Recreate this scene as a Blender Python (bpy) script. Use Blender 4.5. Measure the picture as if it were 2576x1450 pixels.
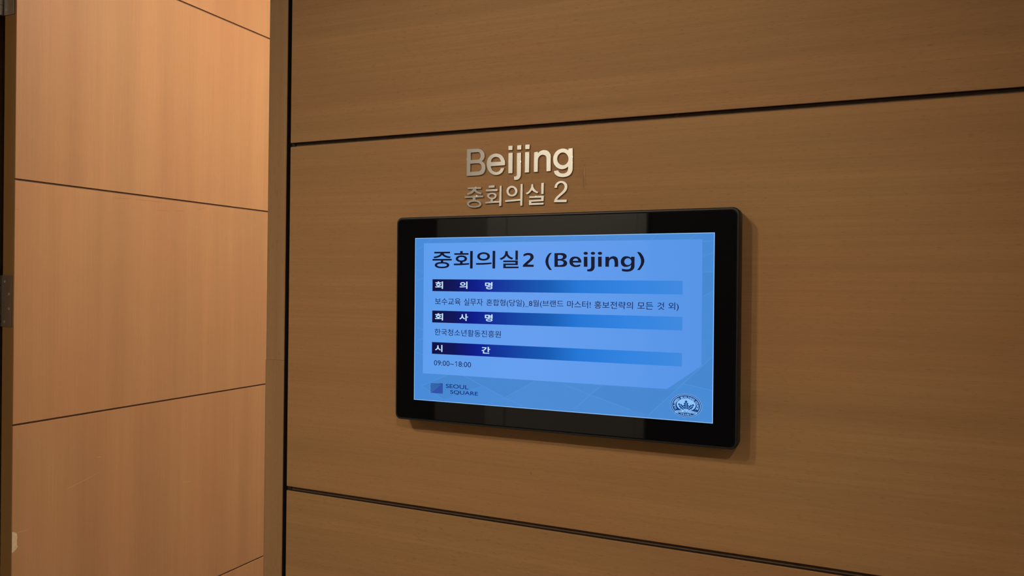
import bpy, bmesh, math, random
from mathutils import Vector, Matrix

S = bpy.context.scene
COL = S.collection
for o in list(bpy.data.objects):
    bpy.data.objects.remove(o, do_unlink=True)

# ------------------------------------------------------------------ camera
# wall face is the plane y = 0, x runs along the wall, z is up, floor z = 0
CAM_F = 1935.81                       # focal length in pixels of a 2576 px wide frame
yaw, pitch, roll = math.radians(24.047), math.radians(-0.4023), math.radians(0.7868)
fw = Vector((-math.sin(yaw) * math.cos(pitch), math.cos(yaw) * math.cos(pitch), math.sin(pitch)))
rt = Vector((math.cos(yaw), math.sin(yaw), 0))
up = rt.cross(fw)
r2 = rt * math.cos(roll) + up * math.sin(roll)
u2 = -rt * math.sin(roll) + up * math.cos(roll)
cam = bpy.data.cameras.new('camera')
cam.sensor_fit = 'HORIZONTAL'
cam.sensor_width = 36.0
cam.lens = 36.0 * CAM_F / 2576.0
cam.clip_start = 0.02
cam_o = bpy.data.objects.new('camera', cam)
COL.objects.link(cam_o)
M = Matrix((r2, u2, -fw)).transposed().to_4x4()
M.translation = Vector((0, -1.15, 1.5))
cam_o.matrix_world = M
S.camera = cam_o

# ------------------------------------------------------------------ world, exposure
w = bpy.data.worlds.new('world')
S.world = w
w.use_nodes = True
w.node_tree.nodes['Background'].inputs[0].default_value = (0.9, 0.95, 1.0, 1)
w.node_tree.nodes['Background'].inputs[1].default_value = 0.05
S.view_settings.view_transform = 'Standard'
S.view_settings.look = 'None'
S.view_settings.exposure = 0.0
S.view_settings.gamma = 1.0
S.view_settings.use_curve_mapping = False

# lamps: the fixtures are built further down by downlight() / dome_lamp(); strengths kept here
LAMP_COLOUR = (1.0, 0.86, 0.68)
CORRIDOR_LAMP = 150.0
CORRIDOR_SPOTS = ((-4.1, -2.0), (-1.53, -2.25), (3.0, -2.75))
DOOR_LAMP = 335.0                     # the downlight washing the pale opposite door
# adjustable spotlights aimed at the display: (position, aim, power), one beam angle
SPOTS = (((0.80, -2.60, 2.93), (-0.50, 0.0, 1.42), 62.0), ((-1.15, -2.60, 2.93), (-0.38, 0.0, 1.42), 42.0))
SPOT_ANGLE = 33.0
ROOM_LAMP = 315.0
ROOM_SPOTS = ((-0.68, 0.98), (1.6, 3.4))

# the spotlights' own bulbs
spot_bulbs = []
for pos, aim, power in SPOTS:
    sp = bpy.data.lights.new('spotlight_bulb', 'SPOT')
    sp.energy = power
    sp.color = LAMP_COLOUR
    sp.spot_size = math.radians(SPOT_ANGLE)
    sp.spot_blend = 1.0
    sp.shadow_soft_size = 0.045
    so = bpy.data.objects.new('spotlight_bulb', sp)
    COL.objects.link(so)
    so.rotation_euler = (Vector(aim) - Vector(pos)).to_track_quat('-Z', 'Y').to_euler()
    spot_bulbs.append(so)


# ------------------------------------------------------------------ helpers
def lin(r, g, b):
    f = lambda c: (c / 255 / 12.92) if c / 255 <= 0.04045 else ((c / 255 + 0.055) / 1.055) ** 2.4
    return (f(r), f(g), f(b), 1.0)


def link(name, mesh, mat=None, parent=None):
    o = bpy.data.objects.new(name, mesh)
    COL.objects.link(o)
    if mat is not None and mesh is not None:
        mesh.materials.append(mat)
    if parent is not None:
        o.parent = parent
    return o


def empty(name, loc=(0, 0, 0)):
    o = bpy.data.objects.new(name, None)
    o.empty_display_size = 0.05
    o.location = loc
    COL.objects.link(o)
    return o


def tag(o, label=None, cat=None, group=None, kind=None):
    if label: o['label'] = label
    if cat: o['category'] = cat
    if group: o['group'] = group
    if kind: o['kind'] = kind
    return o


def bm_box(bm, x0, x1, y0, y1, z0, z1, bevel=0.0, seg=2):
    vs = [bm.verts.new(v) for v in ((x0, y0, z0), (x1, y0, z0), (x1, y1, z0), (x0, y1, z0),
                                    (x0, y0, z1), (x1, y0, z1), (x1, y1, z1), (x0, y1, z1))]
    fs = [bm.faces.new([vs[i] for i in f]) for f in
          ((3, 2, 1, 0), (4, 5, 6, 7), (0, 1, 5, 4), (1, 2, 6, 5), (2, 3, 7, 6), (3, 0, 4, 7))]
    if bevel:
        es = list({e for f in fs for e in f.edges})
        bmesh.ops.bevel(bm, geom=es, offset=bevel, segments=seg, affect='EDGES', profile=0.5)


def to_mesh(name, bm):
    bmesh.ops.recalc_face_normals(bm, faces=bm.faces)
    me = bpy.data.meshes.new(name)
    bm.to_mesh(me)
    bm.free()
    return me


def box(name, x0, x1, y0, y1, z0, z1, mat, parent=None, bevel=0.0, seg=2):
    bm = bmesh.new()
    bm_box(bm, x0, x1, y0, y1, z0, z1, bevel, seg)
    return link(name, to_mesh(name, bm), mat, parent)


def smooth(o, angle=35):
    me = o.data
    for p in me.polygons:
        p.use_smooth = True
    me.set_sharp_from_angle(angle=math.radians(angle))
    return o


def cyl_bm(bm, base, axis, r, length, seg=24, r2=None, bevel=0.0):
    """cylinder from base along axis"""
    r2 = r if r2 is None else r2
    a = Vector(axis).normalized()
    q = Vector((0, 0, 1)).rotation_difference(a).to_matrix().to_4x4()
    mtx = Matrix.Translation(Vector(base) + a * length / 2) @ q
    g = bmesh.ops.create_cone(bm, cap_ends=True, segments=seg, radius1=r, radius2=r2, depth=length, matrix=mtx)
    if bevel:
        es = [e for e in {e for v in g['verts'] for e in v.link_edges} if len(e.link_faces) == 2 and
              any(len(f.verts) > 4 for f in e.link_faces)]
        bmesh.ops.bevel(bm, geom=es, offset=bevel, segments=2, affect='EDGES')


_DG = None


def fill_mesh(name, islands, y_back, y_front, bevel=0.0):
    """closed 2D loops (x, z) with holes -> solid between y_back and y_front"""
    cu = bpy.data.curves.new(name, 'CURVE')
    cu.dimensions = '2D'
    cu.fill_mode = 'BOTH'
    t = abs(y_back - y_front)
    cu.extrude = t / 2 - bevel
    cu.bevel_depth = bevel
    cu.bevel_resolution = 1
    if bevel:
        cu.offset = -bevel
    for loops in islands:
        for lp in loops:
            sp = cu.splines.new('POLY')
            sp.points.add(len(lp) - 1)
            for pt, (x, z) in zip(sp.points, lp):
                pt.co = (x, z, 0, 1)
            sp.use_cyclic_u = True
    return curve_to_mesh(name, cu, (y_back + y_front) / 2)


def curve_to_mesh(name, cu, ymid):
    o = bpy.data.objects.new('tmp', cu)
    COL.objects.link(o)
    dg = bpy.context.evaluated_depsgraph_get()
    dg.update()
    me = bpy.data.meshes.new_from_object(o.evaluated_get(dg), depsgraph=dg)
    bpy.data.objects.remove(o)
    bpy.data.curves.remove(cu)
    me.name = name
    for v in me.vertices:
        x, y, z = v.co
        v.co = (x, ymid - z, y)
    me.materials.clear()
    return me


def text_mesh(name, body, bbox, y, bold=0.0, spacing=1.0):
    """flat lettering stretched to bbox = (x0, x1, z0, z1)"""
    cu = bpy.data.curves.new(name, 'FONT')
    cu.body = body
    cu.offset = bold
    cu.space_character = spacing
    cu.resolution_u = 4
    cu.fill_mode = 'FRONT'
    me = curve_to_mesh(name, cu, 0.0)
    xs = [v.co.x for v in me.vertices]
    zs = [v.co.z for v in me.vertices]
    ax, bx, az, bz = min(xs), max(xs), min(zs), max(zs)
    x0, x1, z0, z1 = bbox
    for v in me.vertices:
        v.co = (x0 + (v.co.x - ax) / (bx - ax) * (x1 - x0), y, z0 + (v.co.z - az) / (bz - az) * (z1 - z0))
    return me


def poly_mesh(name, polys, y):
    vs, fs = [], []
    for pl in polys:
        fs.append(list(range(len(vs), len(vs) + len(pl))))
        vs += [(x, y, z) for x, z in pl]
    me = bpy.data.meshes.new(name)
    me.from_pydata(vs, [], fs)
    bm = bmesh.new()
    bm.from_mesh(me)
    for f in bm.faces:
        f.normal_update()
        if f.normal.y > 0:
            f.normal_flip()
    bm.to_mesh(me)
    bm.free()
    return me


def join_meshes(name, meshes):
    bm = bmesh.new()
    for m in meshes:
        bm.from_mesh(m)
        bpy.data.meshes.remove(m)
    me = bpy.data.meshes.new(name)
    bm.to_mesh(me)
    bm.free()
    return me


# ------------------------------------------------------------------ materials
def node_mat(name):
    m = bpy.data.materials.new(name)
    m.use_nodes = True
    nt = m.node_tree
    return m, nt, nt.nodes['Principled BSDF']


def plain(name, col, rough=0.5, metal=0.0, spec=0.5, noise=0.0, nscale=200.0, emit=None, estr=0.0):
    m, nt, b = node_mat(name)
    b.inputs['Roughness'].default_value = rough
    b.inputs['Metallic'].default_value = metal
    b.inputs['Specular IOR Level'].default_value = spec
    if noise:
        tc = nt.nodes.new('ShaderNodeTexCoord')
        n = nt.nodes.new('ShaderNodeTexNoise')
        n.inputs['Scale'].default_value = nscale
        n.inputs['Detail'].default_value = 3
        nt.links.new(tc.outputs['Object'], n.inputs['Vector'])
        mx = nt.nodes.new('ShaderNodeMix')
        mx.data_type = 'RGBA'
        mx.inputs[6].default_value = [c * (1 - noise) for c in col[:3]] + [1]
        mx.inputs[7].default_value = [min(1, c * (1 + noise)) for c in col[:3]] + [1]
        nt.links.new(n.outputs[0], mx.inputs[0])
        nt.links.new(mx.outputs[2], b.inputs['Base Color'])
    else:
        b.inputs['Base Color'].default_value = col
    if emit:
        b.inputs['Emission Color'].default_value = emit
        b.inputs['Emission Strength'].default_value = estr
    return m


def veneer(name, base, grain_axis, band=0.16, fleck=0.35, rough=0.55, hue=0.5, bands_scale=9.0, line_k=0.22):
    """beech veneer; grain_axis 0 = along x, 1 = along y, 2 = along z (object axes)"""
    m, nt, b = node_mat(name)
    N, L = nt.nodes.new, nt.links.new
    tc = N('ShaderNodeTexCoord')
    oi = N('ShaderNodeObjectInfo')
    mul = N('ShaderNodeMath'); mul.operation = 'MULTIPLY'; mul.inputs[1].default_value = 37.0
    L(oi.outputs['Random'], mul.inputs[0])
    off = N('ShaderNodeVectorMath'); off.operation = 'ADD'
    L(tc.outputs['Object'], off.inputs[0]); L(mul.outputs[0], off.inputs[1])

    def stretched(across, along, detail=3, rough_=0.55, dist=0.0):
        mp = N('ShaderNodeMapping')
        sc = [across] * 3
        sc[grain_axis] = along
        mp.inputs['Scale'].default_value = sc
        L(off.outputs[0], mp.inputs['Vector'])
        n = N('ShaderNodeTexNoise')
        n.inputs['Scale'].default_value = 1.0
        n.inputs['Detail'].default_value = detail
        n.inputs['Roughness'].default_value = rough_
        n.inputs['Distortion'].default_value = dist
        L(mp.outputs[0], n.inputs['Vector'])
        return n.outputs[0]

    def ramp(src, lo, hi):
        r = N('ShaderNodeMapRange')
        r.inputs['From Min'].default_value = lo
        r.inputs['From Max'].default_value = hi
        L(src, r.inputs['Value'])
        return r.outputs[0]

    def mix(fac, a, c2, blend='MIX'):
        x = N('ShaderNodeMix'); x.data_type = 'RGBA'; x.blend_type = blend
        if isinstance(fac, float): x.inputs[0].default_value = fac
        else: L(fac, x.inputs[0])
        for i, v in ((6, a), (7, c2)):
            if isinstance(v, (tuple, list)): x.inputs[i].default_value = v
            else: L(v, x.inputs[i])
        return x.outputs[2]

    def shade(k):
        return tuple(c * k for c in base[:3]) + (1,)
    broad = ramp(stretched(bands_scale, 0.35, 2), 0.3, 0.7)
    col = mix(broad, shade(1 - band), shade(1 + band))
    huen = ramp(stretched(5.0, 2.2, 2), 0.38, 0.66)
    redder = (base[0] * 1.02, base[1] * 0.88, base[2] * 0.92, 1)
    col = mix(mixfac(nt, huen, hue), col, redder, 'MIX')
    line = ramp(stretched(240.0, 3.0, 4, 0.6), 0.3, 0.75)
    col = mix(mixfac(nt, line, line_k), col, shade(0.62))
    fl = ramp(stretched(680.0, 95.0, 2, 0.5), 0.58, 0.74)
    col = mix(mixfac(nt, fl, fleck), col, shade(0.45))
    hl = ramp(stretched(420.0, 30.0, 2, 0.5), 0.58, 0.78)
    col = mix(mixfac(nt, hl, 0.22), col, shade(1.3))
    L(col, b.inputs['Base Color'])
    b.inputs['Roughness'].default_value = rough
    b.inputs['Specular IOR Level'].default_value = 0.16
    bp = N('ShaderNodeBump')
    bp.inputs['Strength'].default_value = 0.05
    bp.inputs['Distance'].default_value = 0.0004
    L(line, bp.inputs['Height'])
    L(bp.outputs[0], b.inputs['Normal'])
    return m


def mixfac(nt, src, k):
    x = nt.nodes.new('ShaderNodeMath'); x.operation = 'MULTIPLY'
    x.inputs[1].default_value = k
    nt.links.new(src, x.inputs[0])
    return x.outputs[0]


def screen_mat(name, rgb, strength=1.0):
    m, nt, b = node_mat(name)
    b.inputs['Base Color'].default_value = (0.004, 0.004, 0.006, 1)
    b.inputs['Roughness'].default_value = 0.08
    b.inputs['Specular IOR Level'].default_value = 0.15
    b.inputs['Emission Color'].default_value = lin(*rgb)
    b.inputs['Emission Strength'].default_value = strength
    return m


def screen_ramp(name, axis, stops, x0, x1):
    m = screen_mat(name, (0, 0, 0))
    nt = m.node_tree
    b = nt.nodes['Principled BSDF']
    tc = nt.nodes.new('ShaderNodeTexCoord')
    sp = nt.nodes.new('ShaderNodeSeparateXYZ')
    mr = nt.nodes.new('ShaderNodeMapRange')
    mr.inputs['From Min'].default_value = x0
    mr.inputs['From Max'].default_value = x1
    cr = nt.nodes.new('ShaderNodeValToRGB')
    el = cr.color_ramp.elements
    while len(el) > 1:
        el.remove(el[-1])
    el[0].position, el[0].color = stops[0][0], lin(*stops[0][1])
    for p, c in stops[1:]:
        e = el.new(p)
        e.color = lin(*c)
    nt.links.new(tc.outputs['Object'], sp.inputs[0])
    nt.links.new(sp.outputs[axis], mr.inputs['Value'])
    nt.links.new(mr.outputs[0], cr.inputs[0])
    nt.links.new(cr.outputs[0], b.inputs['Emission Color'])
    return m


BEECH = (0.405, 0.224, 0.093)
M_wall = veneer('beech_veneer_horizontal', BEECH, 0, band=0.10, fleck=0.40, hue=0.5, bands_scale=22, line_k=0.34)
M_stile = veneer('beech_veneer_stile', (0.365, 0.215, 0.099), 2, band=0.08, fleck=0.35, hue=0.4, bands_scale=30)
M_door = veneer('beech_veneer_door', (0.42, 0.222, 0.105), 2, band=0.11, fleck=0.08, hue=0.45, bands_scale=11, rough=0.5)
M_lip = veneer('beech_lipping', (0.22, 0.125, 0.042), 2, band=0.08, fleck=0.2, hue=0.2, bands_scale=30)
M_groove = plain('dark_groove', (0.030, 0.017, 0.011, 1), 0.8, noise=0.25, nscale=60)
M_strip = plain('groove_strip', (0.20, 0.115, 0.062, 1), 0.7, noise=0.3, nscale=90)
M_edge_stain = plain('dark_edge_stain', (0.022, 0.012, 0.008, 1), 0.75, noise=0.2, nscale=80)
M_doorgroove = plain('door_groove', (0.10, 0.042, 0.018, 1), 0.7, noise=0.2, nscale=60)
M_paint = plain('white_paint', (0.78, 0.76, 0.72, 1), 0.6, noise=0.02, nscale=8)
M_palepaint = plain('pale_door_paint', (0.82, 0.83, 0.82, 1), 0.35, noise=0.02, nscale=5)
M_carpet = plain('pale_stone', (0.50, 0.46, 0.40, 1), 0.35, noise=0.12, nscale=25, spec=0.4)
M_roomcarpet = plain('room_carpet', (0.09, 0.075, 0.06, 1), 0.95, noise=0.4, nscale=300, spec=0.1)
M_steel = plain('satin_steel', (0.30, 0.29, 0.275, 1), 0.42, metal=1.0, noise=0.12, nscale=120)
M_knuckle = plain('hinge_pin_steel', (0.55, 0.52, 0.48, 1), 0.3, metal=1.0, noise=0.08, nscale=90)
M_letter = plain('polished_steel', (0.80, 0.785, 0.735, 1), 0.09, metal=1.0, noise=0.03, nscale=70)
M_black = plain('black_plastic', (0.012, 0.012, 0.013, 1), 0.45, spec=0.4, noise=0.1, nscale=400)
M_glass = plain('black_bezel_glass', (0.003, 0.003, 0.004, 1), 0.03, spec=0.5, noise=0.05, nscale=20)
M_rubber = plain('black_rubber', (0.008, 0.007, 0.007, 1), 0.8, noise=0.1, nscale=100)
M_chip = plain('bare_wood', (0.62, 0.47, 0.30, 1), 0.8, noise=0.25, nscale=160)
M_scratch_d = plain('dark_scratch', (0.27, 0.115, 0.045, 1), 0.7, noise=0.3, nscale=300)
M_scratch_l = plain('pale_scratch', (0.54, 0.31, 0.165, 1), 0.6, noise=0.3, nscale=300)
M_darkwall = plain('charcoal_wall', (0.035, 0.035, 0.038, 1), 0.6, noise=0.1, nscale=12)
M_greywall = plain('grey_plaster', (0.42, 0.42, 0.41, 1), 0.7, noise=0.04, nscale=10)
M_lens = plain('lamp_lens', (0.9, 0.9, 0.9, 1), 0.5, noise=0.01, emit=LAMP_COLOUR + (1,), estr=CORRIDOR_LAMP)
M_lens_door = plain('lamp_lens_door', (0.9, 0.9, 0.9, 1), 0.5, noise=0.01, emit=LAMP_COLOUR + (1,), estr=DOOR_LAMP)
M_lens_spot = plain('spot_lens', (0.9, 0.9, 0.9, 1), 0.3, noise=0.01, emit=LAMP_COLOUR + (1,), estr=6.0)
M_lens_room = plain('lamp_lens_room', (0.9, 0.9, 0.9, 1), 0.5, noise=0.01, emit=LAMP_COLOUR + (1,), estr=ROOM_LAMP)

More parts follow.
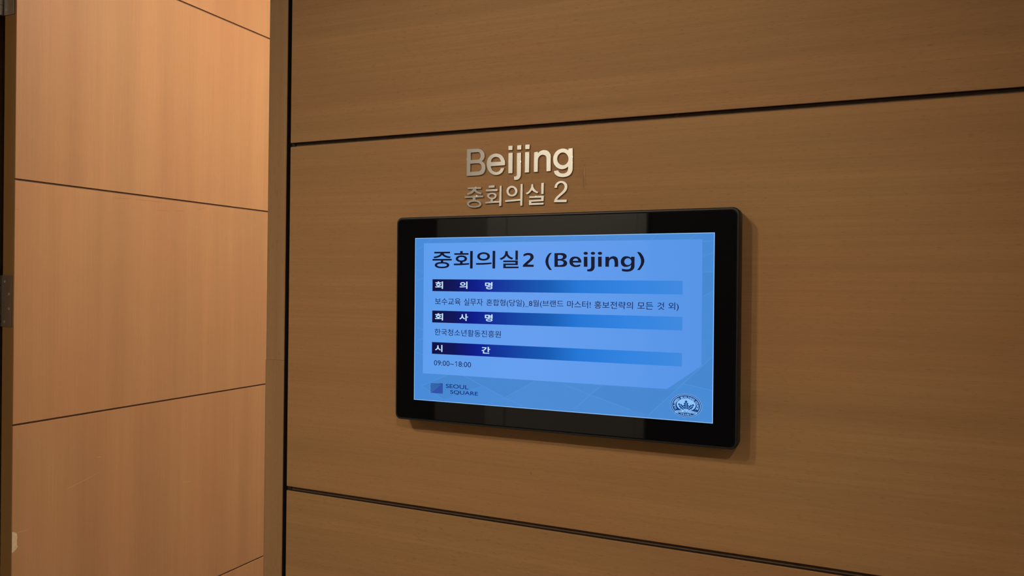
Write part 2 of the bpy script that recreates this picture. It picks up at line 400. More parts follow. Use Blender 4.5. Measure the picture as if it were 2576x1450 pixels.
# outlines of the metal characters on the wall plane, (x, z) in tenths of a millimetre
GLYPHS = {
 'B': [[[[-5983,17229],[-5804,17228],[-5791,17228],[-5778,17226],[-5765,17224],[-5752,17221],[-5740,17217],[-5727,17211],[-5715,17205],[-5703,17198],[-5692,17190],[-5683,17180],[-5674,17170],[-5667,17159],[-5661,17147],[-5657,17135],[-5653,17123],[-5651,17110],[-5650,17098],[-5650,17085],[-5652,17073],[-5656,17061],[-5661,17050],[-5668,17038],[-5676,17028],[-5686,17019],[-5697,17010],[-5686,17005],[-5676,16998],[-5667,16990],[-5658,16981],[-5651,16972],[-5644,16961],[-5639,16949],[-5636,16937],[-5633,16924],[-5632,16912],[-5631,16900],[-5631,16887],[-5632,16875],[-5634,16863],[-5638,16851],[-5642,16840],[-5648,16830],[-5654,16820],[-5662,16811],[-5671,16803],[-5681,16797],[-5692,16792],[-5704,16789],[-5716,16785],[-5728,16782],[-5746,16779],[-5764,16778],[-5783,16777],[-5801,16777],[-5820,16777],[-5982,16776]],[[-5906,17165],[-5880,17165],[-5853,17165],[-5827,17165],[-5800,17165],[-5774,17165],[-5766,17164],[-5758,17161],[-5751,17156],[-5745,17151],[-5739,17145],[-5734,17137],[-5730,17128],[-5727,17119],[-5726,17110],[-5726,17101],[-5726,17093],[-5728,17085],[-5730,17077],[-5733,17069],[-5738,17063],[-5743,17057],[-5750,17052],[-5756,17048],[-5764,17045],[-5772,17044],[-5798,17044],[-5825,17044],[-5851,17044],[-5878,17044],[-5905,17044]],[[-5912,16979],[-5884,16979],[-5855,16980],[-5827,16980],[-5799,16980],[-5771,16980],[-5760,16979],[-5749,16976],[-5739,16971],[-5730,16965],[-5721,16957],[-5716,16950],[-5711,16942],[-5707,16933],[-5705,16924],[-5704,16916],[-5703,16906],[-5704,16897],[-5706,16887],[-5709,16879],[-5714,16871],[-5720,16865],[-5727,16859],[-5735,16854],[-5743,16851],[-5752,16849],[-5913,16846]]]],
 'e': [[[[-5277,16923],[-5531,16917],[-5530,16909],[-5528,16900],[-5526,16892],[-5523,16884],[-5519,16876],[-5515,16868],[-5510,16860],[-5504,16852],[-5498,16845],[-5490,16839],[-5482,16834],[-5473,16830],[-5464,16826],[-5455,16823],[-5445,16822],[-5436,16821],[-5427,16820],[-5418,16821],[-5409,16822],[-5400,16825],[-5392,16828],[-5385,16832],[-5378,16837],[-5372,16842],[-5367,16848],[-5364,16854],[-5361,16860],[-5359,16866],[-5357,16872],[-5356,16878],[-5287,16885],[-5289,16876],[-5291,16867],[-5294,16858],[-5298,16849],[-5302,16840],[-5308,16831],[-5314,16821],[-5321,16812],[-5329,16804],[-5338,16797],[-5347,16790],[-5357,16785],[-5367,16781],[-5377,16777],[-5388,16773],[-5399,16771],[-5410,16769],[-5421,16768],[-5433,16768],[-5444,16769],[-5457,16770],[-5470,16773],[-5482,16776],[-5495,16781],[-5506,16786],[-5519,16793],[-5532,16801],[-5543,16809],[-5554,16819],[-5564,16829],[-5573,16840],[-5581,16852],[-5587,16864],[-5593,16877],[-5599,16890],[-5603,16903],[-5606,16916],[-5609,16930],[-5610,16943],[-5611,16957],[-5611,16971],[-5610,16986],[-5608,17000],[-5605,17014],[-5601,17028],[-5596,17039],[-5590,17050],[-5583,17061],[-5576,17071],[-5567,17080],[-5557,17090],[-5545,17098],[-5533,17106],[-5520,17112],[-5506,17117],[-5492,17121],[-5477,17124],[-5463,17126],[-5448,17126],[-5433,17126],[-5419,17124],[-5405,17121],[-5391,17117],[-5378,17113],[-5365,17107],[-5352,17099],[-5340,17090],[-5328,17080],[-5318,17069],[-5309,17058],[-5301,17046],[-5294,17034],[-5289,17022],[-5284,17009],[-5280,16996],[-5278,16988],[-5276,16980],[-5274,16971],[-5273,16963],[-5273,16955],[-5273,16949],[-5273,16942],[-5274,16936],[-5275,16929]],[[-5530,16989],[-5529,16998],[-5528,17008],[-5525,17017],[-5521,17025],[-5516,17034],[-5510,17041],[-5503,17048],[-5495,17053],[-5486,17058],[-5477,17062],[-5468,17064],[-5459,17066],[-5450,17066],[-5441,17066],[-5432,17065],[-5422,17063],[-5413,17060],[-5403,17057],[-5395,17052],[-5387,17047],[-5380,17041],[-5374,17034],[-5369,17026],[-5365,17018],[-5362,17010],[-5360,17006],[-5358,17001],[-5357,16997],[-5355,16992],[-5355,16988]]]],
 'i': [[[[-5217,17122],[-5138,17123],[-5138,16785],[-5216,16786]]],[[[-5220,17237],[-5142,17238],[-5144,17165],[-5221,17166]]]],
 'j': [[[[-5066,17115],[-4990,17117],[-4988,16776],[-4988,16765],[-4989,16755],[-4990,16745],[-4992,16735],[-4995,16726],[-4999,16716],[-5005,16707],[-5011,16698],[-5018,16691],[-5027,16684],[-5037,16679],[-5047,16675],[-5059,16673],[-5070,16672],[-5082,16671],[-5088,16672],[-5094,16673],[-5100,16674],[-5106,16675],[-5113,16677],[-5112,16734],[-5083,16732],[-5079,16735],[-5075,16738],[-5072,16741],[-5070,16745],[-5067,16749],[-5065,16756],[-5064,16763],[-5064,16770],[-5064,16777],[-5065,16784]]],[[[-5063,17237],[-4986,17239],[-4988,17163],[-5064,17163]]]],
 'i2': [[[[-4922,17117],[-4843,17120],[-4844,16786],[-4923,16785]]],[[[-4919,17239],[-4840,17240],[-4842,17162],[-4920,17163]]]],
 'n': [[[[-4764,17108],[-4693,17114],[-4692,17092],[-4685,17101],[-4676,17108],[-4666,17115],[-4656,17121],[-4645,17126],[-4634,17130],[-4622,17132],[-4610,17134],[-4598,17135],[-4586,17135],[-4574,17133],[-4562,17131],[-4550,17128],[-4539,17124],[-4528,17118],[-4518,17112],[-4509,17104],[-4501,17096],[-4493,17087],[-4487,17078],[-4481,17066],[-4477,17055],[-4474,17042],[-4472,17030],[-4471,17018],[-4470,16789],[-4546,16787],[-4549,16997],[-4550,17005],[-4551,17013],[-4553,17021],[-4557,17028],[-4562,17034],[-4567,17040],[-4574,17044],[-4581,17048],[-4588,17051],[-4596,17053],[-4605,17055],[-4615,17055],[-4625,17055],[-4635,17053],[-4644,17050],[-4653,17046],[-4661,17040],[-4668,17034],[-4675,17027],[-4681,17019],[-4685,17010],[-4689,17001],[-4691,16991],[-4692,16981],[-4693,16970],[-4693,16787],[-4765,16787]]]],
 'g': [[[[-4103,17137],[-4178,17133],[-4179,17106],[-4187,17112],[-4194,17117],[-4202,17121],[-4210,17125],[-4219,17129],[-4229,17132],[-4239,17135],[-4250,17138],[-4260,17139],[-4271,17140],[-4284,17140],[-4297,17138],[-4309,17136],[-4322,17133],[-4333,17129],[-4346,17123],[-4358,17117],[-4370,17109],[-4381,17101],[-4390,17092],[-4400,17081],[-4408,17069],[-4415,17057],[-4421,17044],[-4426,17030],[-4429,17019],[-4432,17007],[-4433,16995],[-4434,16983],[-4434,16972],[-4433,16957],[-4431,16943],[-4429,16929],[-4425,16915],[-4419,16902],[-4413,16891],[-4407,16880],[-4399,16870],[-4391,16860],[-4382,16851],[-4372,16843],[-4362,16836],[-4351,16830],[-4340,16824],[-4329,16819],[-4317,16815],[-4304,16812],[-4291,16810],[-4279,16808],[-4266,16808],[-4255,16809],[-4245,16811],[-4234,16813],[-4224,16817],[-4214,16821],[-4206,16825],[-4199,16829],[-4191,16834],[-4185,16840],[-4178,16846],[-4178,16837],[-4178,16828],[-4178,16820],[-4179,16811],[-4181,16802],[-4182,16795],[-4184,16788],[-4186,16781],[-4189,16775],[-4193,16769],[-4198,16764],[-4204,16759],[-4210,16756],[-4217,16752],[-4224,16750],[-4233,16747],[-4244,16745],[-4254,16745],[-4265,16745],[-4275,16746],[-4286,16748],[-4296,16751],[-4306,16754],[-4315,16759],[-4323,16765],[-4328,16771],[-4333,16777],[-4336,16784],[-4339,16791],[-4341,16798],[-4415,16791],[-4415,16781],[-4414,16772],[-4411,16762],[-4408,16753],[-4403,16744],[-4398,16736],[-4391,16729],[-4384,16722],[-4377,16716],[-4369,16710],[-4359,16705],[-4349,16700],[-4338,16696],[-4327,16692],[-4316,16689],[-4305,16687],[-4294,16685],[-4282,16683],[-4270,16682],[-4259,16682],[-4247,16682],[-4236,16683],[-4224,16684],[-4213,16686],[-4202,16688],[-4191,16692],[-4179,16695],[-4168,16700],[-4158,16705],[-4148,16711],[-4139,16719],[-4130,16728],[-4123,16737],[-4116,16748],[-4110,16758],[-4105,16769],[-4102,16781],[-4099,16793],[-4098,16805],[-4098,16818]],[[-4175,16970],[-4175,16963],[-4176,16956],[-4177,16949],[-4178,16943],[-4180,16936],[-4182,16930],[-4185,16924],[-4188,16918],[-4192,16913],[-4196,16907],[-4200,16903],[-4204,16898],[-4209,16894],[-4214,16890],[-4220,16887],[-4226,16884],[-4231,16881],[-4237,16879],[-4244,16878],[-4250,16876],[-4256,16876],[-4263,16876],[-4269,16876],[-4276,16877],[-4282,16878],[-4289,16880],[-4295,16882],[-4301,16885],[-4307,16888],[-4313,16891],[-4318,16895],[-4324,16900],[-4329,16904],[-4333,16909],[-4338,16915],[-4342,16920],[-4346,16926],[-4349,16932],[-4352,16939],[-4354,16945],[-4356,16952],[-4358,16959],[-4359,16966],[-4360,16973],[-4360,16979],[-4360,16986],[-4360,16993],[-4359,17000],[-4357,17007],[-4355,17013],[-4353,17019],[-4350,17025],[-4347,17031],[-4344,17037],[-4340,17042],[-4335,17047],[-4331,17051],[-4326,17055],[-4321,17059],[-4315,17063],[-4310,17065],[-4304,17068],[-4298,17070],[-4291,17072],[-4285,17073],[-4279,17073],[-4272,17073],[-4266,17073],[-4259,17072],[-4253,17071],[-4246,17069],[-4240,17067],[-4234,17064],[-4228,17061],[-4223,17057],[-4217,17053],[-4212,17049],[-4207,17044],[-4202,17039],[-4198,17034],[-4194,17028],[-4190,17022],[-4187,17016],[-4184,17010],[-4181,17004],[-4179,16997],[-4177,16990],[-4176,16983],[-4175,16976]]]],
 'jung': [[[[-5956,16589],[-5704,16586],[-5706,16551],[-5799,16550],[-5797,16545],[-5794,16539],[-5790,16534],[-5786,16529],[-5781,16524],[-5775,16518],[-5767,16513],[-5758,16509],[-5750,16506],[-5741,16502],[-5731,16499],[-5721,16496],[-5710,16493],[-5700,16491],[-5689,16490],[-5709,16457],[-5722,16459],[-5734,16463],[-5746,16466],[-5758,16471],[-5769,16475],[-5783,16482],[-5796,16489],[-5809,16497],[-5821,16506],[-5832,16516],[-5836,16510],[-5841,16505],[-5845,16500],[-5850,16495],[-5856,16491],[-5865,16484],[-5875,16479],[-5885,16474],[-5896,16470],[-5908,16467],[-5918,16464],[-5928,16462],[-5938,16461],[-5949,16460],[-5960,16460],[-5974,16490],[-5961,16492],[-5949,16495],[-5937,16498],[-5925,16503],[-5914,16508],[-5905,16513],[-5897,16519],[-5889,16525],[-5881,16531],[-5874,16538],[-5871,16540],[-5869,16543],[-5867,16545],[-5865,16548],[-5863,16551],[-5958,16553]]],[[[-6014,16439],[-5664,16443],[-5665,16410],[-5808,16407],[-5806,16374],[-5792,16373],[-5778,16370],[-5764,16366],[-5751,16360],[-5739,16353],[-5731,16348],[-5723,16342],[-5715,16336],[-5709,16329],[-5704,16322],[-5701,16316],[-5699,16309],[-5698,16303],[-5697,16297],[-5698,16291],[-5700,16283],[-5704,16276],[-5710,16270],[-5716,16264],[-5722,16259],[-5733,16252],[-5745,16248],[-5757,16246],[-5770,16244],[-5783,16242],[-5798,16240],[-5813,16239],[-5828,16239],[-5843,16240],[-5858,16242],[-5874,16244],[-5889,16246],[-5905,16249],[-5920,16254],[-5933,16261],[-5942,16267],[-5950,16274],[-5957,16282],[-5963,16290],[-5969,16298],[-5969,16306],[-5969,16313],[-5967,16321],[-5965,16328],[-5961,16334],[-5956,16342],[-5949,16348],[-5941,16353],[-5932,16358],[-5923,16362],[-5912,16367],[-5900,16370],[-5888,16373],[-5876,16374],[-5863,16375],[-5864,16406],[-6014,16405]],[[-5738,16301],[-5738,16298],[-5739,16296],[-5740,16293],[-5742,16291],[-5743,16289],[-5746,16286],[-5749,16284],[-5753,16282],[-5756,16280],[-5760,16279],[-5764,16277],[-5769,16275],[-5774,16274],[-5779,16272],[-5785,16271],[-5791,16270],[-5797,16269],[-5803,16269],[-5809,16268],[-5815,16268],[-5822,16268],[-5828,16268],[-5835,16268],[-5842,16268],[-5848,16269],[-5854,16269],[-5861,16270],[-5867,16271],[-5873,16272],[-5879,16274],[-5884,16275],[-5890,16277],[-5895,16278],[-5900,16280],[-5905,16283],[-5908,16285],[-5912,16287],[-5915,16289],[-5919,16291],[-5921,16294],[-5923,16296],[-5925,16299],[-5926,16301],[-5927,16304],[-5927,16307],[-5927,16309],[-5926,16312],[-5925,16314],[-5923,16317],[-5922,16319],[-5919,16321],[-5916,16324],[-5912,16326],[-5909,16327],[-5905,16329],[-5900,16331],[-5896,16333],[-5890,16334],[-5885,16335],[-5880,16336],[-5874,16337],[-5868,16338],[-5862,16339],[-5855,16339],[-5849,16340],[-5843,16340],[-5836,16340],[-5830,16340],[-5823,16339],[-5816,16339],[-5810,16338],[-5804,16337],[-5798,16336],[-5792,16335],[-5786,16334],[-5780,16332],[-5775,16331],[-5770,16329],[-5765,16327],[-5760,16325],[-5757,16323],[-5753,16321],[-5750,16319],[-5747,16316],[-5744,16313],[-5742,16311],[-5741,16309],[-5739,16306],[-5738,16304]]]],
 'hoe': [[[[-5568,16601],[-5455,16603],[-5457,16563],[-5570,16562]]],[[[-5622,16539],[-5402,16541],[-5403,16503],[-5623,16501]]],[[[-5365,16590],[-5330,16594],[-5329,16255],[-5375,16253],[-5373,16312],[-5629,16301],[-5635,16335],[-5534,16339],[-5532,16372],[-5540,16375],[-5548,16378],[-5556,16382],[-5564,16387],[-5571,16392],[-5577,16397],[-5583,16403],[-5588,16410],[-5592,16416],[-5595,16423],[-5596,16430],[-5596,16437],[-5596,16444],[-5594,16450],[-5591,16456],[-5586,16462],[-5580,16467],[-5573,16471],[-5566,16474],[-5558,16477],[-5549,16480],[-5539,16482],[-5528,16483],[-5518,16484],[-5508,16484],[-5496,16483],[-5485,16482],[-5474,16480],[-5463,16477],[-5453,16473],[-5446,16468],[-5439,16463],[-5433,16458],[-5428,16452],[-5424,16445],[-5421,16439],[-5420,16432],[-5420,16425],[-5420,16418],[-5422,16412],[-5425,16405],[-5429,16399],[-5434,16393],[-5440,16388],[-5446,16383],[-5453,16379],[-5461,16375],[-5469,16372],[-5477,16370],[-5486,16369],[-5485,16340],[-5374,16342],[-5373,16368],[-5372,16395],[-5371,16421],[-5370,16447],[-5369,16474],[-5368,16497],[-5368,16520],[-5367,16544],[-5366,16567]],[[-5456,16426],[-5456,16424],[-5457,16422],[-5457,16420],[-5458,16418],[-5459,16416],[-5461,16414],[-5463,16412],[-5465,16411],[-5468,16409],[-5470,16408],[-5473,16406],[-5476,16405],[-5479,16404],[-5482,16403],[-5486,16403],[-5489,16402],[-5493,16401],[-5497,16401],[-5500,16401],[-5504,16401],[-5508,16401],[-5512,16402],[-5515,16402],[-5519,16403],[-5523,16404],[-5526,16405],[-5529,16406],[-5532,16407],[-5536,16408],[-5539,16410],[-5541,16411],[-5543,16413],[-5546,16415],[-5548,16417],[-5549,16419],[-5550,16421],[-5551,16423],[-5552,16425],[-5553,16427],[-5553,16429],[-5553,16431],[-5552,16433],[-5552,16435],[-5551,16437],[-5550,16439],[-5548,16441],[-5546,16443],[-5544,16445],[-5541,16446],[-5539,16447],[-5536,16449],[-5533,16450],[-5530,16451],[-5527,16452],[-5523,16453],[-5520,16453],[-5516,16454],[-5512,16454],[-5509,16454],[-5505,16454],[-5501,16454],[-5497,16454],[-5494,16453],[-5490,16452],[-5486,16451],[-5483,16450],[-5480,16449],[-5476,16448],[-5473,16447],[-5470,16445],[-5468,16444],[-5466,16442],[-5463,16440],[-5461,16438],[-5460,16436],[-5459,16434],[-5458,16432],[-5457,16430],[-5456,16428]]]],
 'ui': [[[[-5046,16490],[-5046,16486],[-5046,16481],[-5047,16476],[-5048,16472],[-5049,16467],[-5050,16463],[-5052,16458],[-5054,16454],[-5056,16450],[-5059,16446],[-5061,16442],[-5064,16438],[-5067,16434],[-5071,16431],[-5074,16428],[-5078,16424],[-5082,16422],[-5086,16419],[-5090,16416],[-5094,16414],[-5099,16412],[-5103,16410],[-5108,16408],[-5113,16407],[-5118,16406],[-5123,16405],[-5128,16404],[-5133,16404],[-5138,16403],[-5144,16403],[-5149,16404],[-5154,16404],[-5159,16405],[-5164,16406],[-5169,16407],[-5174,16409],[-5179,16411],[-5184,16413],[-5189,16415],[-5194,16417],[-5198,16420],[-5202,16423],[-5207,16426],[-5211,16429],[-5214,16432],[-5218,16436],[-5222,16440],[-5225,16444],[-5228,16448],[-5231,16452],[-5233,16456],[-5235,16460],[-5238,16465],[-5239,16469],[-5241,16474],[-5242,16479],[-5243,16483],[-5244,16488],[-5244,16493],[-5245,16498],[-5245,16502],[-5244,16507],[-5244,16512],[-5243,16516],[-5242,16521],[-5240,16526],[-5239,16530],[-5237,16534],[-5234,16538],[-5232,16543],[-5229,16547],[-5226,16550],[-5223,16554],[-5220,16557],[-5216,16561],[-5213,16564],[-5209,16567],[-5205,16570],[-5200,16572],[-5196,16574],[-5191,16576],[-5187,16578],[-5182,16580],[-5177,16581],[-5172,16583],[-5167,16583],[-5162,16584],[-5157,16585],[-5152,16585],[-5146,16585],[-5141,16584],[-5136,16584],[-5131,16583],[-5126,16582],[-5121,16581],[-5116,16579],[-5111,16577],[-5106,16575],[-5101,16573],[-5097,16571],[-5092,16568],[-5088,16565],[-5084,16562],[-5080,16559],[-5076,16555],[-5072,16552],[-5069,16548],[-5066,16544],[-5063,16540],[-5060,16536],[-5057,16532],[-5055,16528],[-5053,16523],[-5051,16519],[-5050,16514],[-5048,16509],[-5047,16505],[-5047,16500],[-5046,16495]],[[-5090,16490],[-5090,16487],[-5090,16483],[-5091,16480],[-5091,16477],[-5092,16473],[-5093,16470],[-5095,16467],[-5096,16464],[-5098,16461],[-5100,16459],[-5102,16456],[-5104,16453],[-5107,16451],[-5109,16449],[-5112,16447],[-5115,16445],[-5118,16444],[-5121,16442],[-5124,16441],[-5127,16440],[-5130,16439],[-5134,16438],[-5137,16438],[-5141,16438],[-5144,16438],[-5148,16438],[-5151,16438],[-5155,16439],[-5158,16440],[-5161,16441],[-5165,16442],[-5168,16444],[-5171,16445],[-5174,16447],[-5177,16449],[-5180,16451],[-5182,16454],[-5185,16456],[-5187,16459],[-5189,16462],[-5191,16465],[-5193,16468],[-5195,16471],[-5196,16474],[-5197,16477],[-5198,16480],[-5199,16484],[-5200,16487],[-5200,16491],[-5200,16494],[-5200,16497],[-5200,16501],[-5199,16504],[-5199,16507],[-5198,16511],[-5197,16514],[-5195,16517],[-5194,16520],[-5192,16523],[-5190,16526],[-5188,16528],[-5186,16531],[-5183,16533],[-5181,16535],[-5178,16537],[-5175,16539],[-5172,16541],[-5169,16542],[-5166,16543],[-5163,16544],[-5160,16545],[-5156,16546],[-5153,16546],[-5149,16546],[-5146,16546],[-5142,16546],[-5139,16546],[-5135,16545],[-5132,16544],[-5129,16543],[-5125,16542],[-5122,16540],[-5119,16539],[-5116,16537],[-5113,16535],[-5110,16533],[-5108,16530],[-5105,16528],[-5103,16525],[-5101,16522],[-5099,16519],[-5097,16516],[-5096,16513],[-5094,16510],[-5093,16507],[-5092,16504],[-5091,16500],[-5090,16497],[-5090,16493]]],[[[-4993,16606],[-4953,16609],[-4954,16249],[-4996,16248],[-4996,16330],[-5264,16317],[-5267,16351],[-4995,16366]]]],
 'sil': [[[[-4806,16593],[-4769,16596],[-4769,16586],[-4769,16576],[-4768,16566],[-4766,16556],[-4764,16547],[-4760,16537],[-4754,16528],[-4749,16519],[-4742,16511],[-4735,16503],[-4725,16493],[-4713,16485],[-4701,16477],[-4689,16470],[-4675,16464],[-4696,16438],[-4707,16443],[-4717,16448],[-4727,16453],[-4737,16458],[-4747,16464],[-4756,16469],[-4765,16475],[-4774,16481],[-4782,16487],[-4791,16493],[-4797,16485],[-4803,16478],[-4810,16471],[-4817,16464],[-4825,16458],[-4835,16450],[-4846,16443],[-4857,16437],[-4869,16431],[-4882,16427],[-4902,16454],[-4890,16459],[-4879,16464],[-4869,16470],[-4859,16476],[-4850,16483],[-4842,16491],[-4835,16498],[-4828,16506],[-4822,16515],[-4817,16524],[-4814,16531],[-4811,16537],[-4809,16544],[-4807,16551],[-4806,16558],[-4805,16565],[-4805,16572],[-4805,16579],[-4805,16586]]],[[[-4632,16606],[-4583,16609],[-4586,16427],[-4631,16426]]],[[[-4838,16400],[-4579,16404],[-4585,16313],[-4797,16306],[-4796,16292],[-4581,16290],[-4584,16257],[-4841,16253],[-4842,16338],[-4630,16344],[-4628,16369],[-4837,16369]]]],
 '2': [[[[-4403,16516],[-4403,16525],[-4402,16534],[-4401,16543],[-4399,16551],[-4396,16559],[-4393,16567],[-4388,16575],[-4384,16582],[-4378,16589],[-4372,16596],[-4365,16602],[-4357,16608],[-4349,16613],[-4340,16618],[-4331,16621],[-4321,16624],[-4311,16626],[-4300,16627],[-4289,16627],[-4279,16626],[-4268,16625],[-4257,16622],[-4246,16619],[-4236,16615],[-4227,16609],[-4218,16603],[-4210,16596],[-4203,16588],[-4197,16580],[-4192,16571],[-4188,16561],[-4185,16551],[-4184,16541],[-4183,16530],[-4184,16520],[-4185,16509],[-4188,16498],[-4191,16487],[-4196,16477],[-4202,16467],[-4208,16458],[-4215,16451],[-4223,16443],[-4231,16436],[-4239,16429],[-4249,16421],[-4260,16412],[-4270,16404],[-4280,16395],[-4291,16387],[-4299,16381],[-4308,16374],[-4316,16368],[-4324,16361],[-4332,16354],[-4337,16350],[-4342,16345],[-4346,16340],[-4351,16335],[-4355,16330],[-4189,16328],[-4194,16284],[-4410,16288],[-4410,16296],[-4409,16304],[-4407,16312],[-4405,16319],[-4403,16327],[-4400,16335],[-4395,16343],[-4390,16351],[-4385,16358],[-4379,16365],[-4371,16375],[-4362,16384],[-4352,16392],[-4343,16400],[-4333,16408],[-4323,16417],[-4312,16425],[-4301,16433],[-4291,16441],[-4281,16450],[-4273,16459],[-4264,16468],[-4256,16477],[-4248,16487],[-4243,16498],[-4239,16506],[-4236,16515],[-4234,16524],[-4233,16532],[-4234,16541],[-4236,16549],[-4239,16556],[-4242,16562],[-4247,16569],[-4252,16574],[-4258,16579],[-4265,16583],[-4273,16587],[-4281,16589],[-4289,16590],[-4298,16591],[-4306,16589],[-4315,16587],[-4323,16584],[-4330,16579],[-4336,16575],[-4342,16570],[-4347,16564],[-4351,16558],[-4354,16551],[-4356,16544],[-4357,16537],[-4357,16530],[-4357,16524],[-4356,16517]]]],
}
